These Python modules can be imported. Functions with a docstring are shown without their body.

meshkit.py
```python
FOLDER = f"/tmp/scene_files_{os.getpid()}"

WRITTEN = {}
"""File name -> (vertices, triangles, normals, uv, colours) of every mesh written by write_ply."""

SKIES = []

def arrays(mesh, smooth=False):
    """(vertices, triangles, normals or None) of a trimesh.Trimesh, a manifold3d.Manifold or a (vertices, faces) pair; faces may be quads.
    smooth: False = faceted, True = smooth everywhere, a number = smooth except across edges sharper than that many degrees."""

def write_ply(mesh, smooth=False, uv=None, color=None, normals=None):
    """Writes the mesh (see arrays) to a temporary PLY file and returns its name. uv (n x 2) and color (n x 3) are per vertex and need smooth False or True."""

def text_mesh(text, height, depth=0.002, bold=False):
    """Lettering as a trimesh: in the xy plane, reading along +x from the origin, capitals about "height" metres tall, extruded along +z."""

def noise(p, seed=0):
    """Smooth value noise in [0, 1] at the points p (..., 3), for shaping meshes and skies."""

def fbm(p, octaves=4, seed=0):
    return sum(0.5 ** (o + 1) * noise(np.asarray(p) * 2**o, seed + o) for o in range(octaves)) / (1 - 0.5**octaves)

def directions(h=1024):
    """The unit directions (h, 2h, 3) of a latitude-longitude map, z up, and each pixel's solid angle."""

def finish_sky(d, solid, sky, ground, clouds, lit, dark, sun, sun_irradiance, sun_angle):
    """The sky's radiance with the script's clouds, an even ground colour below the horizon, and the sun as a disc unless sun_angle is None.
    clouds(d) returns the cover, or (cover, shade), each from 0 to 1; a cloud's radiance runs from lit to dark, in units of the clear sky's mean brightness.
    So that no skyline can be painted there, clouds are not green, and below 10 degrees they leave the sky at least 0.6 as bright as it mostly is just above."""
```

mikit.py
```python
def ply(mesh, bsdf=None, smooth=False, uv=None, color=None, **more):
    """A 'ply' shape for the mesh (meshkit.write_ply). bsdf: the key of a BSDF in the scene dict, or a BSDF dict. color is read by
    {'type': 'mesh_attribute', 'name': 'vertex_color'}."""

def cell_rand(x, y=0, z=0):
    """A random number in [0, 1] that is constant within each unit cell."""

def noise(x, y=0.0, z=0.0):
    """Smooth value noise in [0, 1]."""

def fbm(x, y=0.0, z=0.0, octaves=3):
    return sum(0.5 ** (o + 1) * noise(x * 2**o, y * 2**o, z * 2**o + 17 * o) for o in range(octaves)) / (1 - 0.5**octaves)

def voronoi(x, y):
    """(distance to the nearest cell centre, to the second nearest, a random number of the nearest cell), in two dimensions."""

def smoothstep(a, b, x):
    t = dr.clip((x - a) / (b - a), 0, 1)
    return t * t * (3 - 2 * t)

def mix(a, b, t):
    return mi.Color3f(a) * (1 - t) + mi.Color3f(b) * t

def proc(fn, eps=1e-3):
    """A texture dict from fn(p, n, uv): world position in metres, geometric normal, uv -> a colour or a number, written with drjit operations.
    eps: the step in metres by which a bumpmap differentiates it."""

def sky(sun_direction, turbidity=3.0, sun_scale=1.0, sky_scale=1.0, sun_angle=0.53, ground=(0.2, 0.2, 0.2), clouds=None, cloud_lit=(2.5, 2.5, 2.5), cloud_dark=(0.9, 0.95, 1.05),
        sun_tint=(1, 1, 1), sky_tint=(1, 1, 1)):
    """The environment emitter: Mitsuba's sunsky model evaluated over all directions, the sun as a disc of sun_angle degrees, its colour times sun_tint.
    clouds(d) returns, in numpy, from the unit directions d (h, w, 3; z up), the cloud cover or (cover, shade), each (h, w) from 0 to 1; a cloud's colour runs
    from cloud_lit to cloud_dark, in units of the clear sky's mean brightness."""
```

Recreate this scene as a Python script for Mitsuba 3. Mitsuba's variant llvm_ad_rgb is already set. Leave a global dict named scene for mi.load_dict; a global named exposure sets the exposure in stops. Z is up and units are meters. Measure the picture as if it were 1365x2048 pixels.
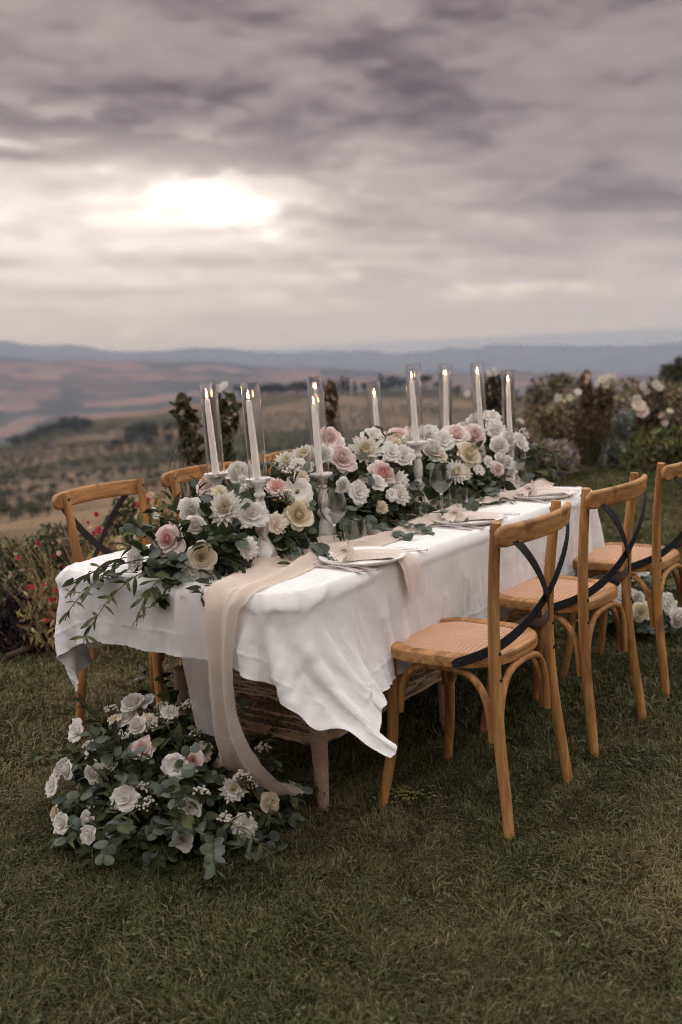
import math, random
import numpy as np
import trimesh
import mitsuba as mi
import drjit as dr
import mikit
from mikit import proc, noise, fbm, voronoi, cell_rand, smoothstep, mix
import meshkit
from scipy.interpolate import CubicSpline
from scipy.ndimage import zoom as nd_zoom
from shapely.geometry import Polygon

T = mi.ScalarTransform4f
rng = np.random.default_rng(11)
scene, labels = {}, {}

# ------------------------------------------------------------------ camera, sky, exposure
# world: x runs along the table away from the camera, y to the left across it, z up; the eye stands over the origin
EYE = np.array([0.0, 0.0, 1.382])
F_PX, PITCH, ROLL = 2135.8, math.radians(8.92), math.radians(-2.82)
YAW = math.radians(36.0)                                   # the view swings this far left of the table's long axis
HEAD = np.array([math.cos(YAW), math.sin(YAW), 0.0])       # horizontal heading
RIGHT = np.array([math.sin(YAW), -math.cos(YAW), 0.0])
FWD = HEAD * math.cos(PITCH) + np.array([0, 0, -math.sin(PITCH)])
UP0 = np.cross(RIGHT, FWD)
UP = -math.sin(ROLL) * RIGHT + math.cos(ROLL) * UP0
scene['camera'] = {
    'type': 'thinlens', 'fov': math.degrees(2 * math.atan(682.5 / F_PX)), 'fov_axis': 'x',
    'aperture_radius': 0.0085, 'focus_distance': 3.35, 'near_clip': 0.05, 'far_clip': 40000.0,
    'to_world': T().look_at(origin=EYE.tolist(), target=(EYE + FWD).tolist(), up=UP.tolist()),
    'medium': {'type': 'ref', 'id': 'haze_air'}}
exposure = 3.78


def sky_clouds(d):
    """Evening overcast: a bright gap low in front of us, mauve cloud banks above it, thinner cloud overhead."""
    az = np.arctan2(d @ RIGHT, d @ HEAD)
    el = np.arcsin(np.clip(d[..., 2], -1, 1))
    e = np.degrees(el + 0.049 * np.sin(az))                # the cloud layers lie slightly tilted
    a = np.degrees(az)

    def nz(fa, fe, seed, octs=5, warp=.35):
        q = np.stack([d @ RIGHT * fa, d @ HEAD * fa, e / 57.3 * fe], -1) + 31.7 * seed
        w = meshkit.fbm(q * .7 + 5.1, 3, seed + 40) - .5
        q = q + warp * 3 * w[..., None] * np.array([1.0, 1.0, .8])
        return meshkit.fbm(q, octs, seed) - .5
    big = nz(5.0, 13.0, 1, 6)
    mid = nz(14.0, 34.0, 2, 6)
    fine = nz(40.0, 90.0, 6, 4)
    strk = nz(6.0, 80.0, 3, 5, .15)
    t = .5 + .5 * np.tanh((a + 1.0) / 7.0) * np.clip((75 - np.abs(a)) / 35, 0, 1)   # the bank reaches lower on the right
    els = [-5, 0, 2, 4, 6, 8, 9.5, 11, 13, 15, 18, 24, 32, 48, 90]
    left = np.interp(e, els, [.69, .69, .675, .64, .60, .63, .75, .90, .945, .92, .84, .78, .48, .15, .03])
    rght = np.interp(e, els, [.70, .70, .73, .79, .86, .92, .935, .945, .95, .945, .91, .82, .48, .15, .03])
    s = 1 - (1 - (left * (1 - t) + rght * t)) * np.interp(e, [20, 36], [.70, 1.0])
    mass = np.clip((big * 1.3 + mid * .55 + fine * .22 + .17) / .44, 0, 1)
    mass = mass * mass * (3 - 2 * mass)
    s = s + np.interp(e, [0, 4, 8, 11, 16, 30], [.02, .04, .06, .07, .07, .20]) * (mass - .5) + np.interp(e, [0, 4, 8, 14, 30], [.03, .07, .10, .11, .40]) * (mid * .5 + fine * .35) + np.interp(e, [0, 2, 6, 9, 12], [.06, .14, .13, .07, .02]) * strk

    def gap(a0, e0, sa, se, tilt, k):
        x, y = a - a0, e - e0
        y = y + tilt * x
        w = 1 + 4.5 * mid + 3.0 * fine
        return k * np.exp(-((x / sa) ** 2 + (y / se) ** 2) * np.clip(w, .3, 3.0))
    s = s - gap(-5.2, 7.0, 2.1, .50, .27, .30) - gap(-7.9, 7.7, 1.6, .60, .2, .20) - gap(-6.6, 7.2, 4.0, 1.2, .2, .10) - gap(-7.5, 6.6, 7.5, 2.2, .12, .07)
    s = s - gap(-16.3, 9.75, 1.7, .24, .04, .15) - gap(9.6, 3.0, 2.3, .2, .0, .13) - gap(-10.6, .5, .9, .28, -.3, .09)
    s = s + gap(-4.3, 5.95, 3.0, .2, -.09, .13) + gap(-15.6, 9.15, 3.0, .3, .03, .10) + gap(-16.8, 4.1, 1.2, .18, 0, .09) + gap(-12.4, 2.5, 1.4, .18, 0, .06)
    cover = 1 - .46 * np.clip((e - 26) / 22, 0, 1)          # high above us the evening blue shows through
    return cover, np.clip(s, 0, 1)


SUN_DIR = HEAD * math.cos(math.radians(7)) + np.array([0, 0, math.sin(math.radians(7))]) - RIGHT * .115
scene['sky'] = mikit.sky(SUN_DIR.tolist(), turbidity=4, sun_scale=0.0, sky_scale=1.0, clouds=sky_clouds,
                         cloud_lit=(4.6, 4.08, 3.72), cloud_dark=(.205, .152, .166), sky_tint=(.84, 1.0, 1.24), ground=(.10, .09, .06))
SKY_UNIT = 1.0

# ------------------------------------------------------------------ helpers
used = set()


def key(name):
    k, i = name, 0
    while k in used:
        i += 1
        k = f'{name}_{i:03d}'
    used.add(k)
    return k


def tag(k, label, cat=None, group=None, kind=None):
    labels[k] = {'label': label}
    if cat:
        labels[k]['category'] = cat
    if group:
        labels[k]['group'] = group
    if kind:
        labels[k]['kind'] = kind
    return k


def put(name, mesh, bsdf=None, parent=None, smooth=False, M=None, color=None, uv=None, **more):
    """One entry of the scene: a shape dict, a mesh or a (vertices, faces) pair."""
    k = key(f'{parent}__{name}' if parent else name)
    d = dict(mesh) if isinstance(mesh, dict) else mikit.ply(mesh, None, smooth=smooth, color=color, uv=uv)
    d.update(more)
    if bsdf is not None:
        d['bsdf'] = {'type': 'ref', 'id': bsdf} if isinstance(bsdf, str) else bsdf
    if M is not None:
        d['to_world'] = T(np.asarray(M, float))
    scene[k] = d
    return k


def thing(name, label, cat, group=None):
    return tag(key(name), label, cat, group)


def stuff(k):
    labels.setdefault(k, {})['kind'] = 'stuff'
    return k


def trans(x, y, z):
    M = np.eye(4)
    M[:3, 3] = x, y, z
    return M


def rot(axis, ang):
    return trimesh.transformations.rotation_matrix(ang, axis)


def scl(s, sy=None, sz=None):
    return np.diag([s, s if sy is None else sy, s if sz is None else sz, 1.0])


def basis(nrm, spin=0.0):
    """A rotation that turns +z to nrm, spun about it."""
    n = np.asarray(nrm, float)
    n = n / np.linalg.norm(n)
    t = np.cross([0, 0, 1.0] if abs(n[2]) < .95 else [1.0, 0, 0], n)
    t /= np.linalg.norm(t)
    b = np.cross(n, t)
    M = np.eye(4)
    c, s = math.cos(spin), math.sin(spin)
    M[:3, 0], M[:3, 1], M[:3, 2] = c * t + s * b, -s * t + c * b, n
    return M


def grid_faces(m, n, wrap=False):
    I = np.arange(m * n).reshape(m, n)
    J = np.roll(I, -1, 1) if wrap else I[:, 1:]
    A = I if wrap else I[:, :-1]
    return np.stack([A[:-1], J[:-1], J[1:], A[1:]], -1).reshape(-1, 4)


def quads(f):
    f = np.asarray(f)
    return np.vstack([f[:, [0, 1, 2]], f[:, [0, 2, 3]]]) if f.shape[1] == 4 else f


def join(parts):
    vs, fs, at = [], [], 0
    for v, f in parts:
        f = quads(f)
        vs.append(v)
        fs.append(f + at)
        at += len(v)
    return np.vstack(vs), np.vstack(fs)


def ring(rx, ry=None, n=10):
    a = np.arange(n) / n * 2 * np.pi
    return np.stack([rx * np.cos(a), (ry or rx) * np.sin(a)], 1)


def rrect(w, h, r, k=3):
    p = []
    for cx, cy, a0 in ((w / 2 - r, h / 2 - r, 0), (-w / 2 + r, h / 2 - r, 90), (-w / 2 + r, -h / 2 + r, 180), (w / 2 - r, -h / 2 + r, 270)):
        for i in range(k + 1):
            a = math.radians(a0 + 90 * i / k)
            p.append((cx + r * math.cos(a), cy + r * math.sin(a)))
    return np.array(p)


def sweep(path, sec, up=None, scale=None, caps=True):
    """sec (n,2), or (m,n,2), carried along path (m,3); up: the direction (one or per point) that the section's second axis leans to."""
    path = np.asarray(path, float)
    m = len(path)
    t = np.gradient(path, axis=0)
    t /= np.linalg.norm(t, axis=1, keepdims=True)
    if up is None:
        u = np.zeros((m, 3))
        a = np.array([0, 0, 1.0]) if abs(t[0, 2]) < .9 else np.array([1.0, 0, 0])
        u[0] = a - t[0] * (a @ t[0])
        for i in range(1, m):
            u[i] = u[i - 1] - t[i] * (u[i - 1] @ t[i])
    else:
        u = np.broadcast_to(np.asarray(up, float), (m, 3)).copy()
        u -= t * (u * t).sum(1, keepdims=True)
    u /= np.linalg.norm(u, axis=1, keepdims=True)
    s = np.cross(u, t)
    sec = np.broadcast_to(np.asarray(sec, float), (m,) + np.asarray(sec).shape[-2:])
    if scale is not None:
        sec = sec * np.asarray(scale, float).reshape(m, 1, -1)
    n = sec.shape[1]
    v = (path[:, None] + sec[..., :1] * s[:, None] + sec[..., 1:] * u[:, None]).reshape(-1, 3)
    f = quads(grid_faces(m, n, True))
    if caps:
        v = np.vstack([v, path[:1], path[-1:]])
        i = np.arange(n)
        j = (i + 1) % n
        f = np.vstack([f, np.stack([j, i, 0 * i + m * n], 1), np.stack([i + (m - 1) * n, j + (m - 1) * n, 0 * i + m * n + 1], 1)])
    return v, f


def spline(pts, n):
    pts = np.asarray(pts, float)
    s = np.r_[0, np.cumsum(np.linalg.norm(np.diff(pts[:, :3], axis=0), axis=1))]
    return CubicSpline(s, pts)(np.linspace(0, s[-1], n))


def tube(pts, r, n=10, m=24, caps=True):
    p = spline(pts, m)
    r = np.interp(np.linspace(0, 1, m), np.linspace(0, 1, len(np.atleast_1d(r))), np.atleast_1d(r))
    return sweep(p, ring(1, n=n), scale=r, caps=caps)


def lathe(prof, n=40):
    """prof (m,2) of (radius, height)."""
    prof = np.asarray(prof, float)
    a = np.arange(n) / n * 2 * np.pi
    v = np.stack([prof[:, :1] * np.cos(a), prof[:, :1] * np.sin(a), np.broadcast_to(prof[:, 1:], (len(prof), n))], -1).reshape(-1, 3)
    return v, quads(grid_faces(len(prof), n, True))


def smooth_prof(pts, per=5):
    pts = np.asarray(pts, float)
    s = np.r_[0, np.cumsum(np.linalg.norm(np.diff(pts, axis=0), axis=1))]
    from scipy.interpolate import PchipInterpolator
    q = np.linspace(0, s[-1], per * len(pts))
    out = PchipInterpolator(s, pts)(q)
    out[:, 0] = np.maximum(out[:, 0], 0)
    return out


def moved(vf, M):
    v, f = vf
    return v @ M[:3, :3].T + M[:3, 3], f


def rgb(*c):
    return {'type': 'rgb', 'value': list(c)}


def two(d):
    return {'type': 'twosided', 'bsdf': d}


# ------------------------------------------------------------------ materials
def wood(axis):
    def fn(p, n, uv):
        q = [p.x, p.y, p.z]
        k = [70.0, 70.0, 70.0]
        k[axis] = 5.0
        g = fbm(q[0] * k[0], q[1] * k[1], q[2] * k[2], 3)
        b = noise(p.x * 6, p.y * 6, p.z * 3)
        fine = noise(q[0] * k[0] * 5, q[1] * k[1] * 5, q[2] * k[2] * 3)
        c = mix((.255, .113, .037), (.50, .258, .094), smoothstep(.25, .75, g * .75 + b * .35 - .05))
        c = c * (0.86 + .28 * fine)
        knot = smoothstep(.80, .88, noise(p.x * 19 + 3, p.y * 19, p.z * 8))
        return mix(c, mi.Color3f(.12, .045, .016), knot * .6)
    return fn


scene['wood_upright'] = two({'type': 'principled', 'base_color': proc(wood(2)), 'roughness': .48, 'specular': .4})
scene['wood_along'] = two({'type': 'principled', 'base_color': proc(wood(0)), 'roughness': .48, 'specular': .4})


def cane_fn(p, n, uv):
    s = noise(p.x * 40, p.y * 260, p.z * 260) * .6 + noise(p.x * 22, p.y * 22, 0) * .4
    return mix((.52, .30, .18), (.64, .39, .25), s)


scene['cane'] = two({'type': 'principled', 'base_color': proc(cane_fn), 'roughness': .5, 'specular': .4})
scene['black_metal'] = two({'type': 'principled', 'base_color': rgb(.012, .011, .014), 'roughness': .42, 'specular': .5})
scene['bolt_metal'] = two({'type': 'principled', 'base_color': rgb(.03, .025, .025), 'roughness': .35, 'metallic': .6})


def linen_fn(p, n, uv):
    w = noise(p.x * 420, p.y * 90, p.z * 420) * .5 + noise(p.x * 90, p.y * 420, p.z * 420) * .5
    b = fbm(p.x * 9, p.y * 9, p.z * 9, 3)
    return mix((.73, .72, .71), (.84, .835, .83), smoothstep(.1, .9, .6 * w + .5 * b - .05))


scene['linen'] = {'type': 'principledthin', 'base_color': proc(linen_fn), 'roughness': .9, 'diff_trans': .12, 'spec_trans': 0.0}


def napkin_fn(p, n, uv):
    w = noise(p.x * 380, p.y * 110, p.z * 380)
    return mix((.70, .60, .52), (.80, .71, .635), w)


scene['napkin_linen'] = two({'type': 'diffuse', 'reflectance': proc(napkin_fn)})


def gauze_fn(p, n, uv):
    w = noise(p.x * 500, p.y * 500, p.z * 500)
    return mix((.72, .61, .51), (.80, .70, .60), w)


scene['gauze'] = {'type': 'mask', 'opacity': .86, 'bsdf': {'type': 'principledthin', 'base_color': proc(gauze_fn), 'roughness': .9, 'diff_trans': .55}}
scene['sheer_gauze'] = {'type': 'mask', 'opacity': .44, 'bsdf': {'type': 'principledthin', 'base_color': rgb(.86, .82, .79), 'roughness': .9, 'diff_trans': .45}}


def chippy_fn(p, n, uv):
    q = fbm(p.x * 46, p.y * 46, p.z * 28, 4)
    chip = smoothstep(.59, .64, q)
    tint = noise(p.x * 25, p.y * 25, p.z * 25)
    return mix(mix((.66, .62, .565), (.80, .77, .73), tint), mi.Color3f(.26, .20, .15), chip * .75)


scene['chipped_paint'] = two({'type': 'principled', 'base_color': proc(chippy_fn), 'roughness': .6, 'specular': .4})
scene['china'] = two({'type': 'principled', 'base_color': rgb(.80, .78, .75), 'roughness': .2, 'specular': .5, 'clearcoat': .4, 'clearcoat_gloss': .9})
scene['wax'] = two({'type': 'principled', 'base_color': rgb(.88, .83, .76), 'roughness': .5, 'specular': .4})
scene['wick'] = two({'type': 'diffuse', 'reflectance': rgb(.03, .02, .02)})
scene['steel'] = two({'type': 'roughconductor', 'material': 'none', 'specular_reflectance': rgb(.74, .66, .66), 'alpha': .18})
scene['clear_glass'] = {'type': 'dielectric', 'int_ior': 1.5, 'ext_ior': 1.0}
scene['cylinder_glass'] = {'type': 'dielectric', 'int_ior': 1.46, 'ext_ior': 1.0}


def rattan_base(p, n, uv):
    """Split canes of differing colour, each dyed unevenly along its length."""
    row = dr.floor((p.z - .195) / (.465 / 40))
    side = p.x * .8 + p.y
    q = noise(side * 4.2 + 9 * cell_rand(row, 3, 1), row * .31, 2.0) * .75 + .25 * noise(side * 22, row * 1.7, 5.0)
    r = cell_rand(row, dr.floor(side * 2.3 + 7 * cell_rand(row, 1, 1)), 2)
    pale = mix((.40, .25, .135), (.62, .44, .27), r)
    return mix(pale, mix((.13, .08, .05), (.24, .15, .09), r), smoothstep(.50, .66, q))


scene['rattan'] = two({'type': 'principled', 'base_color': proc(rattan_base), 'roughness': .5, 'specular': .4})


def pale_rattan(p, n, uv):
    return mix((.30, .20, .125), (.56, .41, .275), fbm(p.x * 30, p.y * 30, p.z * 260, 3) * .7 + .3 * noise(p.x * 9, p.y * 9, p.z * 12))


scene['rattan_pale'] = two({'type': 'principled', 'base_color': proc(pale_rattan), 'roughness': .5, 'specular': .4})


def thin(name, c, rough=.6, dt=.4, spread=.12, freq=90.0):
    lo, hi = [x * (1 - spread) for x in c], [min(.9, x * (1 + spread)) for x in c]

    def fn(p, n, uv):
        return mix(lo, hi, noise(p.x * freq, p.y * freq, p.z * freq))
    scene[name] = {'type': 'principledthin', 'base_color': proc(fn), 'roughness': rough, 'diff_trans': dt, 'spec_trans': 0.0}


thin('petal_white', (.80, .775, .715), spread=.05)
thin('petal_cream', (.79, .715, .56), spread=.06)
thin('petal_blush', (.81, .685, .63), spread=.07)
thin('petal_rose', (.79, .51, .46), spread=.12)
thin('petal_peach', (.80, .575, .47), spread=.08)
thin('petal_red', (.50, .055, .085), spread=.3)
thin('petal_straw', (.42, .29, .17), spread=.3)
thin('bloom_ivory', (.80, .755, .66), spread=.15)
thin('stamen', (.55, .40, .10), spread=.3)
thin('leaf_round', (.120, .148, .108), rough=.55, dt=.35, spread=.35, freq=45)
thin('leaf_blue', (.165, .198, .168), rough=.6, dt=.35, spread=.3, freq=45)
thin('leaf_dark', (.040, .048, .024), rough=.38, dt=.3, spread=.5, freq=50)
thin('leaf_olive', (.110, .125, .062), rough=.45, dt=.35, spread=.4, freq=50)
thin('leaf_rose', (.052, .050, .026), rough=.45, dt=.3, spread=.6, freq=30)
scene['stem'] = two({'type': 'diffuse', 'reflectance': rgb(.10, .085, .045)})
scene['straw_stem'] = two({'type': 'diffuse', 'reflectance': rgb(.33, .235, .125)})
scene['bark'] = two({'type': 'diffuse', 'reflectance': rgb(.09, .068, .05)})
scene['foam'] = two({'type': 'diffuse', 'reflectance': rgb(.050, .075, .035)})
VCOL = {'type': 'mesh_attribute', 'name': 'vertex_color'}
scene['grass_blade'] = two({'type': 'principled', 'base_color': VCOL, 'roughness': .6, 'specular': .2})
scene['foliage'] = {'type': 'principledthin', 'base_color': VCOL, 'roughness': .55, 'diff_trans': .5, 'spec_trans': 0.0}

# ------------------------------------------------------------------ the ground and the land
GZ = -.03                                                   # the soil under the turf


def px_az(x):
    return np.arctan((np.asarray(x) - 682.5) / F_PX)


BED = np.array([(-6, 6.0), (2.0, 4.75), (3.15, 4.42), (4.4, 4.45), (6.5, 4.9), (9.3, 5.4), (11.8, 4.6), (15, 2.6), (22, -3), (30, -14)])


def bed_line(x):
    return np.interp(x, BED[:, 0], BED[:, 1])


def terrain_height(az, D):
    """Land beyond the garden, as depth below the eye per distance for a few headings."""
    cols = px_az(np.array([-900, 0, 150, 265, 400, 600, 850, 1050, 1365, 2400]))
    Ds = np.array([9, 20, 60, 130, 220, 400, 620, 860, 1000, 1400, 2000, 3000, 4000, 4600, 5200, 7000, 9000, 9600, 16000])
    crest = np.array([-185, -158, -122, -115, -100, -92, -95, -118, -145, -170.])
    hill2 = np.array([14, 8, -4, -14, -20, -46, -66, -76, -88, -90.])
    mtn = np.array([46, 34, 22, 5, 8, -15, -21, -17, -31, -40.])
    tab = []
    for c, h2, mt in zip(crest, hill2, mtn):
        off = [-372, -366, -345, -322, -284, -215, -155, c, c - 14, c - 52, c - 62, .45 * h2 + .55 * (c - 40), .8 * h2 - 14, h2, h2 - 14, h2 - 22, mt, mt - 3, mt - 30]
        off[6] = min(off[6], c - 22)
        off[5] = min(off[5], c - 70)
        tab.append([o / F_PX * d for o, d in zip(off, Ds)])
    tab = np.array(tab)
    lD = np.log(np.asarray(D, float))
    i = np.clip(np.searchsorted(cols, az) - 1, 0, len(cols) - 2)
    t = np.clip((az - cols[i]) / (cols[i + 1] - cols[i]), 0, 1)
    t = t * t * (3 - 2 * t)
    allz = np.stack([CubicSpline(np.log(Ds), tab[k] / Ds, bc_type='natural')(lD) for k in range(len(cols))])
    z = np.take_along_axis(allz, i[None], 0)[0] * (1 - t) + np.take_along_axis(allz, i[None] + 1, 0)[0] * t
    return EYE[2] + z * np.asarray(D, float)


def polar(az, D):
    return HEAD[:2] * (D * np.cos(az))[..., None] + RIGHT[:2] * (D * np.sin(az))[..., None]


def land(azs, Ds, rough):
    A, D = np.meshgrid(azs, Ds, indexing='ij')
    xy = polar(A, D)
    z = terrain_height(A.ravel(), D.ravel()).reshape(A.shape)
    w = np.clip((D - 300) / 900, 0, 1)
    z = z + w * D * rough * (meshkit.fbm(np.stack([xy[..., 0] / 700, xy[..., 1] / 700, 0 * z], -1), 5, 4) - .5)
    far = np.clip((D - 5500) / 3000, 0, 1)
    z = z + far * D * .006 * (meshkit.fbm(np.stack([A * 38, D / 2500, 0 * A], -1), 5, 9) - .5)
    return np.concatenate([xy, z[..., None]], -1)


AZS = np.radians(np.linspace(-48, 48, 321))
v = land(AZS, np.geomspace(7.0, 5600, 260), .011)
near = np.clip((np.hypot(v[..., 0], v[..., 1]) - 9) / 14, 0, 1)
# the garden's ground runs level to just past the bed, then the hillside falls away
edge = bed_line(v[..., 0])
past = np.clip((v[..., 1] - edge - .6) / 9.0, 0, 1)
v[..., 2] = np.where(v[..., 1] < edge + .6, GZ - .05, (GZ - .05) * (1 - past) + v[..., 2] * past)
rr = np.hypot(v[..., 0], v[..., 1])
v[..., 2] = np.where(rr > 40, terrain_height(np.repeat(AZS[:, None], v.shape[1], 1).ravel(), np.maximum(rr, 9).ravel()).reshape(rr.shape) * (rr <= 320) + v[..., 2] * (rr > 320), v[..., 2])


def land_color(p, n, uv):
    """Stubble, rough grass and ploughed strips on the near slope."""
    pat, pat2, r = voronoi(p.x / 120 + fbm(p.x / 90, p.y / 90, 0) * .9, p.y / 120)
    g = fbm(p.x / 6, p.y / 6, 0, 4)
    f = fbm(p.x / 55, p.y / 55, 5, 4)
    tuft = smoothstep(.52, .66, fbm(p.x / 2.6, p.y / 2.6, 7, 3))
    dry = mix((.165, .118, .078), (.275, .195, .132), g)
    green = mix((.060, .058, .036), (.110, .096, .058), g)
    c = mix(dry, green, smoothstep(.42, .62, f * .8 + .25 * r))
    return mix(c, mi.Color3f(.055, .052, .032), tuft * .55)


def valley_color(p, n, uv):
    """Ploughed and mown fields with woods between them."""
    big, _, r = voronoi(p.x / 170 + fbm(p.x / 220, p.y / 220, 3) * 1.4, p.y / 170 + fbm(p.x / 200, p.y / 200, 8) * 1.4)
    g = fbm(p.x / 14, p.y / 14, 0, 4)
    field = mix(mix((.110, .068, .052), (.235, .145, .110), r), mix((.075, .062, .042), (.12, .092, .066), g), smoothstep(.62, .8, cell_rand(r * 931, 2, 1)))
    woods = mix((.035, .042, .028), (.070, .068, .045), g)
    return mix(field, woods, smoothstep(.50, .56, fbm(p.x / 190, p.y / 190, 2, 6) * .8 + .22 * cell_rand(r * 97, 3, 1)))


scene['land'] = two({'type': 'diffuse', 'reflectance': proc(land_color)})
scene['valley_soil'] = two({'type': 'diffuse', 'reflectance': proc(valley_color)})
split = int(np.searchsorted(np.geomspace(7.0, 5600, 260), 1000))
put('valley', (v[:, split:].reshape(-1, 3), grid_faces(v.shape[0], v.shape[1] - split)), 'valley_soil', smooth=True)
tag('valley', 'wide valley of ploughed fields and woods beyond the near hill', kind='structure')
v = v[:, :split + 1]
put('hillside', (v.reshape(-1, 3), grid_faces(*v.shape[:2])), 'land', smooth=True)
tag('hillside', 'dry brown and olive hillside with rows of olive trees below the garden', kind='structure')
v = land(AZS, np.r_[np.linspace(5400, 7000, 14), np.linspace(7200, 9300, 40), np.linspace(9500, 15000, 12)], .011)


def mountain_color(p, n, uv):
    return mix((.040, .048, .030), (.080, .080, .055), fbm(p.x / 300, p.y / 300, p.z / 120, 4))


scene['mountain_soil'] = two({'type': 'diffuse', 'reflectance': proc(mountain_color)})
put('mountains', (v.reshape(-1, 3), grid_faces(*v.shape[:2])), 'mountain_soil', smooth=True)
tag('mountains', 'long blue mountain ridge on the horizon', kind='structure')

# haze: one box round the land, thin enough that only the far ridges fade
scene['haze_air'] = {'type': 'homogeneous', 'albedo': rgb(.94, .95, .965), 'sigma_t': rgb(7.0e-5, 8.6e-5, 12.5e-5)}
scene['haze'] = {'type': 'cube', 'to_world': T(trans(0, 0, -90) @ scl(17500, 17500, 350)), 'bsdf': {'type': 'null'}, 'interior': {'type': 'ref', 'id': 'haze_air'}}
tag('haze', 'thin blue evening haze over the valley', kind='stuff')

# lawn
gx, gy = np.meshgrid(np.linspace(-14, 30, 177), np.linspace(-26, 1, 160), indexing='ij')
top = bed_line(gx) + .8
gy = -26 + (gy + 26) / 27 * (top + 26)
lz = GZ + .012 * (meshkit.fbm(np.stack([gx * 2.1, gy * 2.1, 0 * gx], -1), 3, 5) - .5)


def soil_color(p, n, uv):
    a = fbm(p.x * 40, p.y * 40, 0, 3)
    b = fbm(p.x * 1.7, p.y * 1.7, 2, 3)
    return mix(mix((.022, .024, .009), (.045, .045, .018), a), mix((.07, .056, .03), (.10, .08, .045), a), smoothstep(.55, .75, b))


scene['soil'] = two({'type': 'diffuse', 'reflectance': proc(soil_color)})
put('lawn', (np.stack([gx, gy, lz], -1).reshape(-1, 3), grid_faces(*gx.shape)), 'soil', smooth=True)
tag('lawn', 'level garden lawn under the table, ending at the flower bed', kind='structure')


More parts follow.
